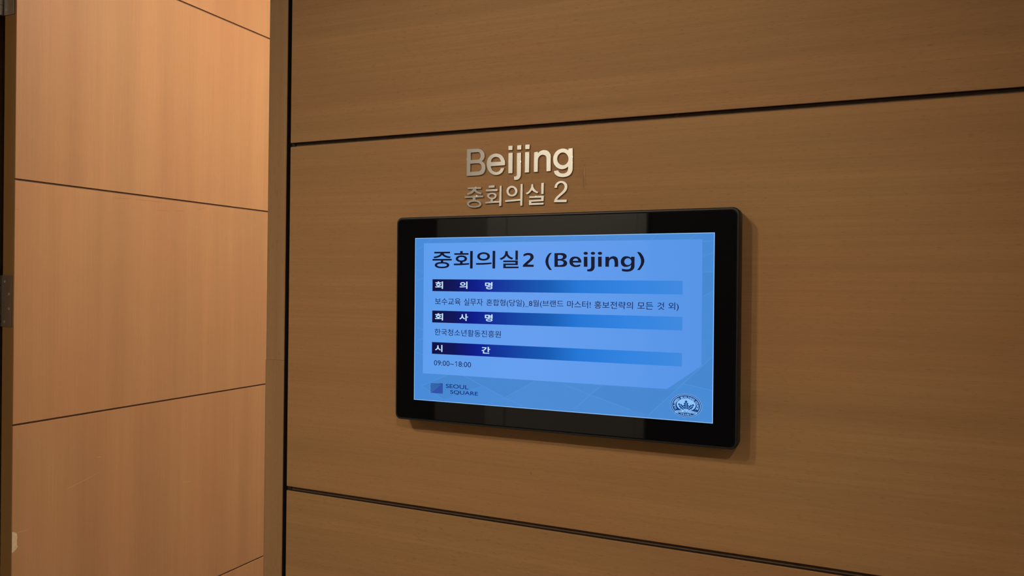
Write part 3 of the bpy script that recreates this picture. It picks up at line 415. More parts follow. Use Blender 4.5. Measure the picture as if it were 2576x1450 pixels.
# bold latin letters and numeral of the slide title, screen plane, tenths of a millimetre
TITLE_LATIN = [[[[-3,1089],[-12,1090],[-21,1089],[-30,1088],[-39,1085],[-50,1079],[-59,1071],[-68,1060],[-76,1050],[-83,1041],[-89,1031],[-95,1020],[-100,1009],[-104,996],[-108,983],[-110,969],[-111,955],[-110,941],[-107,927],[-103,913],[-99,900],[-93,889],[-87,879],[-81,869],[-74,859],[-66,850],[-59,841],[-51,833],[-42,824],[0,823],[-7,830],[-13,838],[-19,846],[-25,854],[-32,865],[-39,877],[-45,888],[-50,900],[-54,913],[-58,927],[-60,941],[-61,955],[-61,968],[-60,982],[-57,996],[-54,1009],[-49,1021],[-44,1033],[-38,1044],[-32,1054],[-25,1064],[-18,1072],[-11,1081]]],[[[38,1083],[68,1083],[98,1084],[127,1084],[157,1085],[169,1084],[181,1083],[194,1080],[205,1075],[213,1071],[221,1066],[228,1060],[234,1053],[237,1045],[239,1037],[240,1029],[239,1021],[234,1013],[229,1006],[222,1000],[215,994],[208,989],[199,986],[191,983],[182,981],[193,980],[205,977],[215,973],[225,967],[233,960],[240,953],[245,944],[249,935],[249,926],[248,917],[245,908],[240,899],[233,892],[225,886],[216,881],[207,877],[195,873],[183,872],[171,871],[159,871],[129,871],[100,871],[70,871],[40,871]],[[94,1052],[106,1054],[118,1055],[131,1055],[143,1053],[150,1052],[157,1049],[165,1047],[172,1044],[175,1040],[177,1035],[178,1029],[178,1024],[177,1018],[175,1013],[171,1008],[167,1003],[161,999],[154,997],[146,996],[138,994],[128,993],[117,992],[106,993],[95,994]],[[95,965],[108,967],[122,968],[135,968],[148,965],[157,963],[166,960],[174,956],[182,952],[185,947],[188,942],[189,937],[189,931],[188,925],[185,920],[182,915],[178,910],[171,906],[162,903],[153,901],[144,900],[132,898],[120,897],[108,898],[96,900]]],[[[477,935],[342,937],[343,930],[345,924],[347,918],[351,913],[358,907],[366,903],[374,899],[383,897],[392,896],[402,896],[411,898],[421,899],[431,901],[441,903],[451,907],[461,911],[461,881],[451,878],[441,875],[431,872],[421,870],[410,869],[400,868],[389,867],[378,868],[366,869],[354,872],[342,876],[331,881],[320,887],[310,895],[301,903],[294,913],[290,922],[287,931],[285,941],[284,951],[285,962],[287,973],[291,984],[296,994],[304,1003],[313,1011],[323,1018],[334,1023],[345,1027],[357,1028],[369,1029],[382,1029],[394,1028],[406,1027],[418,1024],[429,1020],[438,1014],[447,1008],[455,1001],[462,993],[467,984],[472,976],[475,966],[477,957],[477,951],[477,946],[477,940]],[[341,964],[342,970],[344,976],[347,982],[351,987],[356,992],[363,995],[370,998],[377,999],[384,1000],[392,1000],[399,998],[406,996],[411,993],[415,989],[419,984],[423,980],[424,976],[426,972],[426,968],[427,963]]],[[[580,1077],[580,1074],[580,1072],[579,1070],[578,1068],[576,1066],[575,1064],[573,1063],[570,1061],[568,1059],[565,1058],[562,1057],[559,1056],[556,1056],[553,1055],[549,1055],[546,1055],[543,1055],[539,1055],[536,1056],[533,1056],[530,1057],[527,1058],[524,1060],[521,1061],[519,1063],[517,1065],[515,1067],[514,1069],[513,1071],[512,1073],[511,1075],[511,1077],[511,1079],[512,1082],[513,1084],[514,1086],[515,1088],[517,1090],[519,1091],[521,1093],[524,1094],[527,1096],[529,1097],[532,1098],[536,1098],[539,1099],[542,1099],[546,1099],[549,1099],[552,1099],[556,1098],[559,1097],[562,1097],[565,1095],[567,1094],[570,1092],[572,1091],[574,1089],[576,1087],[578,1085],[579,1083],[580,1081],[580,1079]]],[[[516,1025],[574,1025],[576,872],[518,872]]],[[[695,1076],[695,1074],[694,1071],[693,1069],[692,1067],[691,1065],[689,1063],[687,1062],[685,1060],[682,1059],[680,1057],[677,1056],[674,1055],[671,1055],[667,1054],[664,1054],[661,1054],[657,1054],[654,1054],[651,1055],[648,1056],[645,1057],[642,1058],[639,1059],[636,1061],[634,1062],[632,1064],[630,1066],[629,1068],[628,1070],[627,1072],[626,1074],[626,1076],[626,1079],[627,1081],[628,1083],[629,1085],[630,1087],[632,1089],[634,1090],[636,1092],[639,1093],[641,1095],[644,1096],[647,1097],[650,1097],[654,1098],[657,1098],[660,1098],[664,1098],[667,1098],[670,1097],[673,1096],[676,1095],[679,1094],[682,1093],[685,1091],[687,1090],[689,1088],[691,1086],[692,1084],[693,1082],[694,1080],[695,1078]]],[[[632,1025],[689,1024],[690,876],[690,867],[689,858],[687,849],[683,841],[678,832],[672,824],[664,817],[656,811],[645,806],[633,803],[621,802],[609,801],[600,801],[590,802],[581,803],[572,805],[572,835],[579,833],[586,833],[593,833],[600,835],[606,836],[612,838],[618,841],[623,845],[627,851],[631,857],[633,865],[634,872]]],[[[806,1075],[805,1073],[805,1070],[804,1068],[803,1066],[802,1064],[800,1062],[798,1061],[796,1059],[793,1058],[790,1056],[788,1055],[785,1055],[782,1054],[778,1053],[775,1053],[772,1053],[768,1053],[765,1053],[762,1054],[759,1055],[756,1056],[753,1057],[750,1058],[748,1060],[745,1061],[743,1063],[742,1065],[740,1067],[739,1069],[738,1071],[738,1073],[737,1075],[738,1078],[738,1080],[739,1082],[740,1084],[741,1086],[743,1088],[745,1089],[747,1091],[750,1092],[752,1094],[755,1095],[758,1096],[761,1096],[765,1097],[768,1097],[771,1097],[775,1097],[778,1097],[781,1096],[784,1095],[787,1094],[790,1093],[793,1092],[795,1091],[798,1089],[800,1087],[801,1085],[803,1083],[804,1081],[805,1079],[805,1077]]],[[[742,1024],[799,1024],[800,872],[744,872]]],[[[857,1021],[913,1023],[914,999],[920,1005],[926,1010],[932,1015],[939,1019],[947,1023],[956,1026],[966,1028],[975,1030],[985,1030],[996,1028],[1006,1026],[1016,1022],[1024,1018],[1031,1012],[1038,1006],[1043,998],[1047,990],[1050,981],[1051,972],[1053,963],[1056,940],[1057,917],[1056,894],[1054,871],[997,871],[1001,892],[1002,913],[1001,934],[997,955],[995,962],[994,969],[991,975],[987,981],[983,985],[978,988],[972,990],[966,992],[959,992],[952,990],[945,987],[939,984],[933,980],[928,975],[923,970],[919,964],[917,958],[916,951],[915,944],[915,938],[913,921],[913,905],[913,888],[915,872],[858,872]]],[[[1305,1019],[1253,1021],[1251,1002],[1245,1007],[1238,1013],[1231,1017],[1223,1021],[1213,1024],[1203,1026],[1193,1028],[1182,1028],[1171,1028],[1159,1027],[1148,1024],[1138,1020],[1128,1014],[1120,1007],[1113,998],[1107,989],[1101,979],[1098,967],[1096,955],[1096,943],[1097,932],[1099,922],[1102,911],[1107,902],[1114,894],[1121,887],[1130,881],[1139,876],[1149,872],[1159,870],[1169,870],[1179,870],[1190,870],[1200,872],[1210,874],[1220,877],[1229,882],[1237,887],[1245,892],[1252,899],[1253,892],[1253,885],[1252,878],[1251,871],[1249,864],[1246,857],[1243,851],[1238,845],[1231,840],[1223,837],[1215,835],[1207,834],[1196,833],[1184,833],[1173,833],[1162,835],[1150,836],[1138,838],[1126,840],[1114,843],[1115,810],[1126,807],[1138,804],[1150,801],[1162,800],[1176,799],[1189,798],[1203,798],[1216,800],[1229,802],[1241,805],[1253,809],[1265,815],[1274,821],[1283,829],[1291,837],[1297,847],[1302,857],[1304,867],[1306,878],[1306,888]],[[1257,948],[1257,943],[1257,939],[1256,935],[1254,930],[1252,926],[1250,922],[1248,919],[1245,915],[1242,912],[1239,909],[1235,906],[1231,904],[1227,902],[1223,900],[1218,899],[1214,898],[1209,898],[1204,897],[1200,898],[1195,898],[1190,899],[1186,900],[1182,902],[1177,904],[1173,907],[1170,909],[1166,912],[1163,916],[1160,919],[1158,923],[1155,927],[1153,931],[1152,935],[1151,939],[1150,944],[1150,948],[1150,952],[1151,957],[1152,961],[1153,965],[1155,969],[1157,973],[1160,977],[1162,981],[1165,984],[1169,987],[1173,989],[1176,992],[1181,994],[1185,995],[1189,997],[1194,998],[1199,998],[1203,998],[1208,998],[1213,998],[1217,997],[1222,995],[1226,994],[1230,991],[1234,989],[1238,986],[1241,983],[1244,980],[1247,977],[1250,973],[1252,969],[1254,965],[1255,961],[1256,956],[1257,952]]],[[[1342,1089],[1353,1090],[1365,1090],[1376,1087],[1386,1083],[1397,1076],[1406,1066],[1414,1055],[1422,1044],[1429,1033],[1436,1021],[1441,1009],[1446,996],[1449,986],[1452,975],[1453,964],[1453,953],[1452,941],[1449,929],[1445,917],[1441,905],[1435,894],[1429,883],[1422,873],[1415,862],[1408,852],[1401,843],[1394,833],[1386,823],[1343,822],[1350,830],[1358,839],[1364,849],[1371,858],[1377,868],[1384,879],[1389,890],[1394,901],[1398,914],[1401,927],[1403,940],[1403,953],[1402,966],[1400,979],[1396,992],[1391,1005],[1387,1016],[1381,1027],[1375,1038],[1369,1049],[1363,1059],[1356,1069],[1349,1079]]],[[[-483,1033],[-481,1068],[-472,1074],[-463,1078],[-453,1082],[-443,1086],[-432,1088],[-420,1090],[-409,1091],[-397,1091],[-383,1090],[-368,1088],[-355,1084],[-342,1079],[-333,1072],[-325,1065],[-318,1057],[-313,1047],[-310,1039],[-309,1030],[-309,1021],[-310,1013],[-313,1003],[-319,994],[-326,986],[-333,978],[-342,969],[-353,960],[-364,952],[-374,943],[-385,935],[-395,926],[-406,917],[-416,909],[-307,905],[-308,871],[-492,872],[-492,878],[-491,885],[-490,891],[-488,897],[-482,906],[-475,914],[-467,921],[-458,928],[-448,937],[-438,946],[-427,954],[-417,963],[-407,970],[-397,978],[-388,985],[-379,994],[-374,1001],[-368,1009],[-364,1016],[-360,1025],[-371,1048],[-378,1051],[-386,1053],[-393,1055],[-401,1056],[-410,1056],[-420,1055],[-429,1053],[-439,1051],[-450,1047],[-462,1043],[-473,1039]]]]

# ------------------------------------------------------------------ the setting
CEIL = 3.0
Z1U, Z1L, Z2U, Z2L = 1.7563, 1.7490, 1.1109, 1.1031      # the two joints in view
PITCH = 0.6457
X_OPEN_R, X_STILE, X_PANEL = -1.0254, -0.9818, -0.9726
Y_WALL = 0.15                                            # wall thickness
X_OPEN_L = -2.085
X_END_R, X_END_L = 3.4, -5.0
DOOR_TOP = 2.74

box('floor', X_END_L, X_END_R, -3.2, Y_WALL, -0.06, 0.0, M_carpet)
tag(box('floor_room', -2.24, X_END_R, Y_WALL, 5.0, -0.06, 0.0, M_roomcarpet), 'dark brown carpet floor of the meeting room', 'floor', kind='structure')
tag(bpy.data.objects['floor'], 'pale beige stone floor below the panelled wall', 'floor', kind='structure')
box('ceiling', X_END_L, X_END_R, -3.2, 5.0, CEIL, CEIL + 0.06, M_paint)
tag(bpy.data.objects['ceiling'], 'white painted ceiling above corridor and meeting room', 'ceiling', kind='structure')


def wall_core(name, x0, x1, label):
    """dark-faced backing board, painted on the room side"""
    o = box(name, x0, x1, 0.012, Y_WALL, 0, CEIL, M_groove)
    o.data.materials.append(M_paint)
    for p in o.data.polygons:
        p.material_index = 1 if p.normal.y > 0.5 else 0
    tag(o, label, 'wall', kind='structure')
    return o


joints = [(0.0, 0.0)]
for k in (-1, 0, 1, 2):
    lo, hi = Z2L + k * PITCH, Z2U + k * PITCH
    if k == 1:
        lo, hi = Z1L, Z1U
    joints.append((lo, hi))
joints.append((CEIL, CEIL))


def dark_edges(o):
    """the sawn edges of the boards are stained dark, only the face is veneered"""
    o.data.materials.append(M_edge_stain)
    for p in o.data.polygons:
        if p.normal.y > -0.3:
            p.material_index = 1
    return o


def panel_rows(parent, x0, x1):
    out = []
    for (a0, a1), (b0, b1) in zip(joints[:-1], joints[1:]):
        if b0 - a1 > 0.02:
            out.append(dark_edges(box('panel', x0, x1, 0.0, 0.013, a1, b0, M_wall, parent, bevel=0.0011)))
    for lo, hi in joints[1:-1]:
        box('joint_strip', x0 + 0.006, x1, 0.0095, 0.013, lo - 0.0005, hi + 0.0005, M_strip, parent)
    return out


wall = wall_core('wall_front', X_OPEN_R + 0.004, X_END_R, 'beech panelled wall with dark recessed joints carrying the display')
rows = panel_rows(wall, X_PANEL, X_END_R)
nick = 1.3468
box('stile', X_OPEN_R - 0.0012, X_STILE, 0.0, Y_WALL, 0, nick, M_stile, wall, bevel=0.0008)
box('stile', X_OPEN_R, X_STILE, 0.0, Y_WALL, nick, CEIL, M_stile, wall, bevel=0.0008)
box('groove_lining', X_STILE - 0.0005, X_STILE + 0.0004, 0.0012, 0.0125, 0, CEIL, M_edge_stain, wall)
box('header', X_OPEN_L, X_OPEN_R, 0.0, Y_WALL, DOOR_TOP, CEIL, M_wall, wall, bevel=0.001)

wl = wall_core('wall_left', X_END_L, X_OPEN_L - 0.004, 'beech panelled wall on the hinge side of the open door')
panel_rows(wl, X_END_L, X_OPEN_L - 0.05)
box('stile', X_OPEN_L - 0.041, X_OPEN_L, 0.0, Y_WALL, 0, CEIL, M_stile, wl, bevel=0.0008)

# corridor and room shell
wo = box('wall_opposite', X_END_L, X_END_R, -3.3, -3.2, 0, CEIL, M_darkwall)
tag(wo, 'dark charcoal corridor wall facing the display', 'wall', kind='structure')
box('pier', -2.42, -2.06, -3.2, -3.17, 0, CEIL, M_greywall, wo, bevel=0.002)
we = box('wall_right_end', X_END_R, X_END_R + 0.1, -3.2, 5.0, 0, CEIL, M_greywall)
tag(we, 'grey plastered end wall closing the corridor on the right', 'wall', kind='structure')
ww = box('wall_left_end', X_END_L - 0.1, X_END_L, -3.2, Y_WALL, 0, CEIL, M_greywall)
tag(ww, 'grey plastered end wall closing the corridor on the left', 'wall', kind='structure')
wr = box('wall_room_left', -2.24, -2.14, Y_WALL, 5.0, 0, CEIL, M_stile)
tag(wr, 'wood lined meeting room wall behind the open door leaf', 'wall', kind='structure')
wb = box('wall_room_back', -2.24, X_END_R, 5.0, 5.1, 0, CEIL, M_paint)
tag(wb, 'white painted far wall of the meeting room', 'wall', kind='structure')

# pale door on the opposite wall, mirrored in the metal letters and the black bezel
d2 = box('door_2', -1.93, -1.13, -3.2, -3.165, 0.0, 2.5, M_palepaint, bevel=0.002)
tag(d2, 'pale painted flush door in the wall facing the display', 'door', kind='structure')
for x0, x1 in ((-2.06, -1.935), (-1.125, -1.07)):
    box('door_frame', x0, x1, -3.2, -3.155, 0, 2.56, M_palepaint, d2, bevel=0.002)
box('door_frame', -1.935, -1.125, -3.2, -3.155, 2.505, 2.56, M_palepaint, d2, bevel=0.002)
bm = bmesh.new()
cyl_bm(bm, (-1.22, -3.165, 1.03), (0, 1, 0), 0.024, 0.012, 20)
cyl_bm(bm, (-1.22, -3.153, 1.03), (0, 1, 0), 0.009, 0.05, 16)
cyl_bm(bm, (-1.22, -3.108, 1.03), (-1, 0, 0), 0.009, 0.11, 16)
smooth(link('handle', to_mesh('handle', bm), M_knuckle, d2))

# ------------------------------------------------------------------ open door leaf with hinges
DX, DT, DY0, DY1 = -2.0114, 0.0470, 0.1594, 1.178
door = box('door_1', DX - DT, DX - 0.0035, DY0, DY1, 0.012, DOOR_TOP - 0.008, M_doorgroove)
door.data.materials.append(M_lip)
for p in door.data.polygons:
    p.material_index = 0 if p.normal.x > 0.5 else 1
tag(door, 'open beech door leaf with vertical grain and four thin horizontal grooves', 'door', kind='structure')
dj = [0.012]
mids = [(Z2L + Z2U) / 2 - PITCH, (Z2L + Z2U) / 2, (Z1L + Z1U) / 2, (Z1L + Z1U) / 2 + PITCH]
edges = [(0.012, 0.012)] + [(z - 0.0026, z + 0.0026) for z in mids] + [(DOOR_TOP - 0.008,) * 2]
dpanels = []
for (a0, a1), (b0, b1) in zip(edges[:-1], edges[1:]):
    dpanels.append(box('panel', DX - 0.0036, DX, DY0 - 0.0002, DY1, a1, b0, M_door, door, bevel=0.0007))

for zc in (2.2535, 1.4330, 0.30):
    hz = 0.0682
    hg = box('hinge', -2.0618, -2.0195, DY0 - 0.0022, DY0 + 0.001, zc - hz, zc + hz, M_steel, door, bevel=0.0006)
    for sx, sz in ((-2.0485, 0.0520), (-2.0305, 0.0190), (-2.0305, -0.0195), (-2.0490, -0.0540)):
        bm = bmesh.new()
        cyl_bm(bm, (sx, DY0 - 0.0018, zc + sz), (0, -1, 0), 0.0040, 0.0016, 20, 0.0030)
        bm_box(bm, sx - 0.0022, sx + 0.0022, DY0 - 0.0037, DY0 - 0.0033, zc + sz - 0.0004, zc + sz + 0.0004)
        bm_box(bm, sx - 0.0004, sx + 0.0004, DY0 - 0.0037, DY0 - 0.0033, zc + sz - 0.0022, zc + sz + 0.0022)
        link('screw', to_mesh('screw', bm), M_knuckle, hg)
    n = 5
    for i in range(n):
        z0 = zc - hz + i * (2 * hz) / n
        bm = bmesh.new()
        cyl_bm(bm, (-2.0700, DY0 - 0.0062, z0 + 0.0005), (0, 0, 1), 0.0076, 2 * hz / n - 0.0010, 24, bevel=0.0006)
        smooth(link('knuckle', to_mesh('knuckle', bm), M_knuckle, hg))
    box('frame_leaf', -2.0850, -2.0776, DY0 - 0.0104, DY0 - 0.0080, zc - hz, zc + hz, M_steel, hg)


# wear on the door: chipped corner, scuff lines
def ribbon_x(name, pts, wdt, mat, parent, x=DX + 0.00012):
    """thin scratch following (y, z) points on the door face"""
    vs, fs = [], []
    n = len(pts)
    for i, (y, z) in enumerate(pts):
        k = wdt * (0.35 + 0.65 * math.sin(math.pi * (i + 0.5) / n))
        vs += [(x, y, z - k / 2), (x, y, z + k / 2)]
    for i in range(n - 1):
        fs.append((2 * i, 2 * i + 2, 2 * i + 3, 2 * i + 1))
    me = bpy.data.meshes.new(name)
    me.from_pydata(vs, [], fs)
    return link(name, me, mat, parent)


def sub(pts, n=6, amp=0.0):
    out = []
    rnd = random.Random(len(pts) * 7 + int(abs(pts[0][0]) * 1000))
    for (a, b), (c, d) in zip(pts[:-1], pts[1:]):
        for k in range(n):
            t = k / n
            out.append((a + (c - a) * t, b + (d - b) * t + rnd.uniform(-amp, amp)))
    out.append(pts[-1])
    return out


p_mid, p_low = dpanels[2], dpanels[1]
for pts in ([(0.4505, 1.7351), (0.5122, 1.7380)], [(0.5263, 1.7382), (0.6451, 1.7405)],
            [(0.6071, 1.7123), (0.6532, 1.7146)], [(0.6768, 1.7161), (0.7171, 1.7204)],
            [(0.7636, 1.7272), (0.8047, 1.7391)], [(0.1615, 1.6752), (0.1699, 1.6744)]):
    ribbon_x('scratch', sub(pts), 0.0011, M_scratch_d, dpanels[2])
for pts in ([(0.3084, 0.9032), (0.3506, 0.9124), (0.4110, 0.9274)], [(0.1715, 0.8215), (0.2014, 0.8202)],
            [(0.7193, 0.8280), (0.7576, 0.8218)], [(0.4040, 0.9742), (0.4196, 0.9722)]):
    ribbon_x('scratch', sub(pts), 0.0012, M_scratch_l, dpanels[1])
chip_pts = [(0.1592, 0.8262), (0.1640, 0.8255), (0.1690, 0.8225), (0.1722, 0.8170), (0.1731, 0.8090), (0.1722, 0.8010),
            (0.1728, 0.7950), (0.1720, 0.7890), (0.1748, 0.7835), (0.1700, 0.7780), (0.1640, 0.7735), (0.1592, 0.7718)]
bm = bmesh.new()
f = [bm.verts.new((DX + 0.0004, y, z)) for y, z in chip_pts]
b_ = [bm.verts.new((DX - 0.0020, y, z)) for y, z in chip_pts]
bm.faces.new(f)
for i in range(len(f)):
    j = (i + 1) % len(f)
    bm.faces.new((f[i], b_[i], b_[j], f[j]))
link('chipped_edge', to_mesh('chipped_edge', bm), M_chip, dpanels[1])

# scratches in the wall veneer beside and below the letters
rnd = random.Random(4)


def ribbon_y(name, pts, wdt, mat, parent, y=-0.00012):
    vs, fs = [], []
    n = len(pts)
    for i, (x, z) in enumerate(pts):
        k = wdt * (0.3 + 0.7 * math.sin(math.pi * (i + 0.5) / n))
        vs += [(x - k / 2, y, z), (x + k / 2, y, z)]
    for i in range(n - 1):
        fs.append((2 * i, 2 * i + 1, 2 * i + 3, 2 * i + 2))
    me = bpy.data.meshes.new(name)
    me.from_pydata(vs, [], fs)
    return link(name, me, mat, parent)


tvrow = rows[2]
M_wscr = plain('wall_scratch', (0.27, 0.13, 0.05, 1), 0.6, noise=0.35, nscale=250)
M_wscr_l = plain('wall_scratch_pale', (0.50, 0.28, 0.135, 1), 0.6, noise=0.3, nscale=250)
ribbon_y('scratch', sub([(-0.3914, 1.684), (-0.3917, 1.670)], 8), 0.0007, M_wscr_l, tvrow)
for x, z0, z1, wd in ((-0.3985, 1.690, 1.664, .0006), (-0.3958, 1.679, 1.660, .0007), (-0.3938, 1.682, 1.660, .0010),
                      (-0.3928, 1.672, 1.650, .0012), (-0.3905, 1.690, 1.676, .0006), (-0.3892, 1.676, 1.655, .0006),
                      (-0.3915, 1.664, 1.648, .0008), (-0.3880, 1.664, 1.645, .0005)):
    ribbon_y('scratch', [(x + rnd.uniform(-.0006, .0006), z0 + (z1 - z0) * k / 7) for k in range(8)], wd, M_wscr, tvrow)
M_smear = plain('wall_smear', (0.31, 0.155, 0.066, 1), 0.5, noise=0.3, nscale=200)
for x, z0, z1, wd in ((-0.5229, 1.6755, 1.6625, .0034), (-0.5300, 1.672, 1.669, .004), (-0.4800, 1.6735, 1.665, .0016),
                      (-0.4570, 1.672, 1.667, .0018), (-0.4470, 1.6370, 1.6320, .0014)):
    ribbon_y('smear', [(x, z0 + (z1 - z0) * k / 5) for k in range(6)], wd, M_smear, tvrow)
for x, z in ((-0.4755, 1.1924), (-0.4745, 1.1908)):
    ribbon_y('smear', [(x, z + .0016), (x + .0003, z), (x, z - .0014)], .0016, M_wscr, tvrow)
for a, b in (((-0.5335, 1.0266), (-0.5262, 1.0226)), ((-0.5150, 1.0330), (-0.5120, 1.0312))):
    ribbon_y('scratch', sub([a, b], 5), .0012, M_scratch_l, rows[1])

# ------------------------------------------------------------------ metal letters
LETTERS = [
    ('B', 'polished steel capital letter B starting the upper sign line'),
    ('e', 'polished steel letter e beside the capital B'),
    ('i', 'polished steel letter i between e and j'),
    ('j', 'polished steel letter j with a hooked tail'),
    ('i2', 'polished steel letter i between j and n'),
    ('n', 'polished steel letter n before the final g'),
    ('g', 'polished steel letter g ending the upper sign line beside the scratches'),
    ('jung', 'polished steel syllable 중 starting the lower sign line'),
    ('hoe', 'polished steel syllable 회, second on the lower sign line'),
    ('ui', 'polished steel syllable 의, third on the lower sign line'),
    ('sil', 'polished steel syllable 실 before the numeral'),
    ('2', 'polished steel numeral 2 ending the lower sign line'),
]
for key, label in LETTERS:
    isl = [[[(x / 10000, z / 10000) for x, z in lp] for lp in loops] for loops in GLYPHS[key]]
    grp = 'metal letters of the upper sign line' if key in ('B', 'e', 'i', 'j', 'i2', 'n', 'g') else 'metal characters of the lower sign line'
    kind = 'sign_letter' if key in ('B', 'e', 'i', 'j', 'i2', 'n', 'g') else ('sign_numeral' if key == '2' else 'sign_syllable')
    xs = [p[0] for loops in isl for lp in loops for p in lp]
    zs = [p[1] for loops in isl for lp in loops for p in lp]
    cx, cz = (min(xs) + max(xs)) / 2, min(zs)
    loc = [[[(x - cx, z - cz) for x, z in lp] for lp in loops] for loops in isl]
    if len(isl) == 1:
        o = link(kind, fill_mesh(kind, loc, 0.0, -0.0028, 0.0003), M_letter)
        o.location = (cx, 0, cz)
    else:
        o = empty(kind, (cx, 0, cz))
        for i, loops in enumerate(loc):
            nm = 'stroke' if kind == 'sign_syllable' else ('stem' if i == 0 else 'dot')
            link(nm, fill_mesh(nm, [loops], 0.0, -0.0028, 0.0003), M_letter, o)
    tag(o, label, 'letter' if kind == 'sign_letter' else ('numeral' if kind == 'sign_numeral' else 'letter'), grp)

# ------------------------------------------------------------------ wall display
TVY = -0.036
tv = empty('wall_display', (-0.42888, 0, 1.43809))
tv.rotation_euler = (0, math.radians(-0.3034), 0)
tag(tv, 'black framed wall display showing a blue meeting notice', 'display')


def rrect(x0, x1, z0, z1, r, n=8):
    pts = []
    for cx, cz, a0 in ((x1 - r, z1 - r, 0), (x0 + r, z1 - r, 90), (x0 + r, z0 + r, 180), (x1 - r, z0 + r, 270)):
        for k in range(n + 1):
            a = math.radians(a0 + 90 * k / n)
            pts.append((cx + r * math.cos(a), cz + r * math.sin(a)))
    return pts


def loft(name, rings, mat, parent, cap=True):
    """rings: list of (points(x,z), y) from back to front"""
    bm = bmesh.new()
    rr = [[bm.verts.new((x, y, z)) for x, z in pts] for pts, y in rings]
    for a, b in zip(rr[:-1], rr[1:]):
        for i in range(len(a)):
            j = (i + 1) % len(a)
            bm.faces.new((a[i], a[j], b[j], b[i]))
    if cap:
        bm.faces.new(rr[0])
        bm.faces.new(list(reversed(rr[-1])))
    return link(name, to_mesh(name, bm), mat, parent)


X0, X1, Z0, Z1 = -0.2840, 0.2805, -0.1712, 0.1712


def ins(d, r):
    return rrect(X0 + d, X1 - d, Z0 + d, Z1 - d, r)


smooth(loft('housing', [(ins(0.004, 0.008), 0.0), (ins(0.004, 0.008), -0.006), (ins(0.0, 0.010), -0.010), (ins(0.0, 0.010), TVY + 0.0035),
                        (ins(0.0006, 0.0095), TVY + 0.0014), (ins(0.0016, 0.009), TVY + 0.0006), (ins(0.0034, 0.0075), TVY + 0.0006),
                        (ins(0.0038, 0.0072), TVY + 0.0024)], M_black, tv), 40)
smooth(loft('bezel_glass', [(ins(0.0044, 0.0068), TVY + 0.006), (ins(0.0044, 0.0068), TVY + 0.0006), (ins(0.0050, 0.0064), TVY)], M_glass, tv), 20)

mm = 0.001
SX, SZ = 0.24634, 0.13572
M_bg = screen_ramp('slide_background', 0, ((0.0, (72, 138, 216)), (0.5, (74, 138, 212)), (1.0, (72, 138, 212))), -SX, SX)
M_card = screen_ramp('slide_card', 0, ((0.0, (94, 158, 238)), (0.45, (100, 157, 238)), (1.0, (86, 148, 230))), -0.23, 0.23)
M_facet = screen_mat('slide_pattern', (82, 146, 220))
M_facet_d = screen_mat('slide_pattern_dark', (70, 135, 208))
M_edge = screen_mat('slide_edge_line', (150, 200, 250))
M_bar = screen_ramp('slide_bar', 0, ((0.0, (8, 10, 62)), (0.10, (4, 14, 88)), (0.20, (0, 24, 142)), (0.33, (2, 56, 160)), (0.5, (8, 90, 180)),
                                     (0.62, (30, 118, 214)), (0.80, (46, 130, 224)), (1.0, (64, 138, 222))), -0.2122, 0.2018)
M_ink = screen_mat('slide_title_ink', (8, 14, 42))
M_ink2 = screen_mat('slide_text_ink', (14, 30, 84))
M_white = screen_mat('slide_bar_text', (196, 226, 255))
M_navy = screen_mat('slide_emblem_navy', (16, 62, 128))
M_pale = screen_mat('slide_emblem_pale', (142, 196, 252))
M_viol = screen_mat('slide_logo_violet', (48, 80, 168))
M_logo = screen_mat('slide_logo_navy', (16, 48, 120))

SY = TVY - 0.0002


def sy(k):
    return SY - 0.00012 * k


scr = link('screen', poly_mesh('screen', [[(-SX, -SZ), (SX, -SZ), (SX, SZ), (-SX, SZ)]], sy(0)), M_bg, tv)


def flat(name, polys, k, mat):
    return link(name, poly_mesh(name, [[(x * mm, z * mm) for x, z in pl] for pl in polys], sy(k)), mat, scr)


def line_poly(x0, z0, x1, z1, wd):
    d = Vector((x1 - x0, z1 - z0)); d.normalize()
    n = Vector((-d.y, d.x)) * wd / 2
    return [(x0 + n.x, z0 + n.y), (x1 + n.x, z1 + n.y), (x1 - n.x, z1 - n.y), (x0 - n.x, z0 - n.y)]


PATTERN = [[-231.7, -111.6, -183.1, -90.9], [-231.7, -111.6, -189.7, -132.1], [-153.7, -90.0, -76.5, -122.0], [-84.7, -124.8, -27.2, -91.6], [-76.5, -122.0, -47.4, -132.5], [21.9, -94.3, 63.4, -107.1], [63.4, -107.1, 81.8, -92.2], [66.8, -107.7, 126.7, -125.1], [63.4, -107.1, 38.0, -131.7], [154.1, -130.1, 203.7, -81.6], [203.7, -81.6, 245.3, -88.9], [203.7, -81.6, 245.6, -40.3], [230.1, 102.1, 244.8, 107.5], [229.9, 122.7, 244.9, 124.0], [230.3, 79.3, 245.0, 79.9], [230.1, 44.4, 245.3, 53.1], [101.0, 127.3, 108.9, 134.3], [153.8, 127.0, 162.5, 133.9], [211.0, 127.2, 221.4, 133.9], [29.4, 126.7, 37.8, 133.9], [-224.5, 126.9, -212.3, 135.0], [-127.6, 126.1, -117.4, 133.5], [-103.4, 133.2, -85.7, 126.1], [-51.1, 126.2, -42.6, 132.8], [-244.8, 82.9, -229.6, 79.3], [-243.9, 63.8, -229.5, 68.6], [-243.7, 115.2, -230.0, 123.4], [-242.4, -37.1, -229.8, -32.7], [-243.1, -55.9, -229.5, -60.0], [-242.6, -13.6, -229.9, -17.9]]
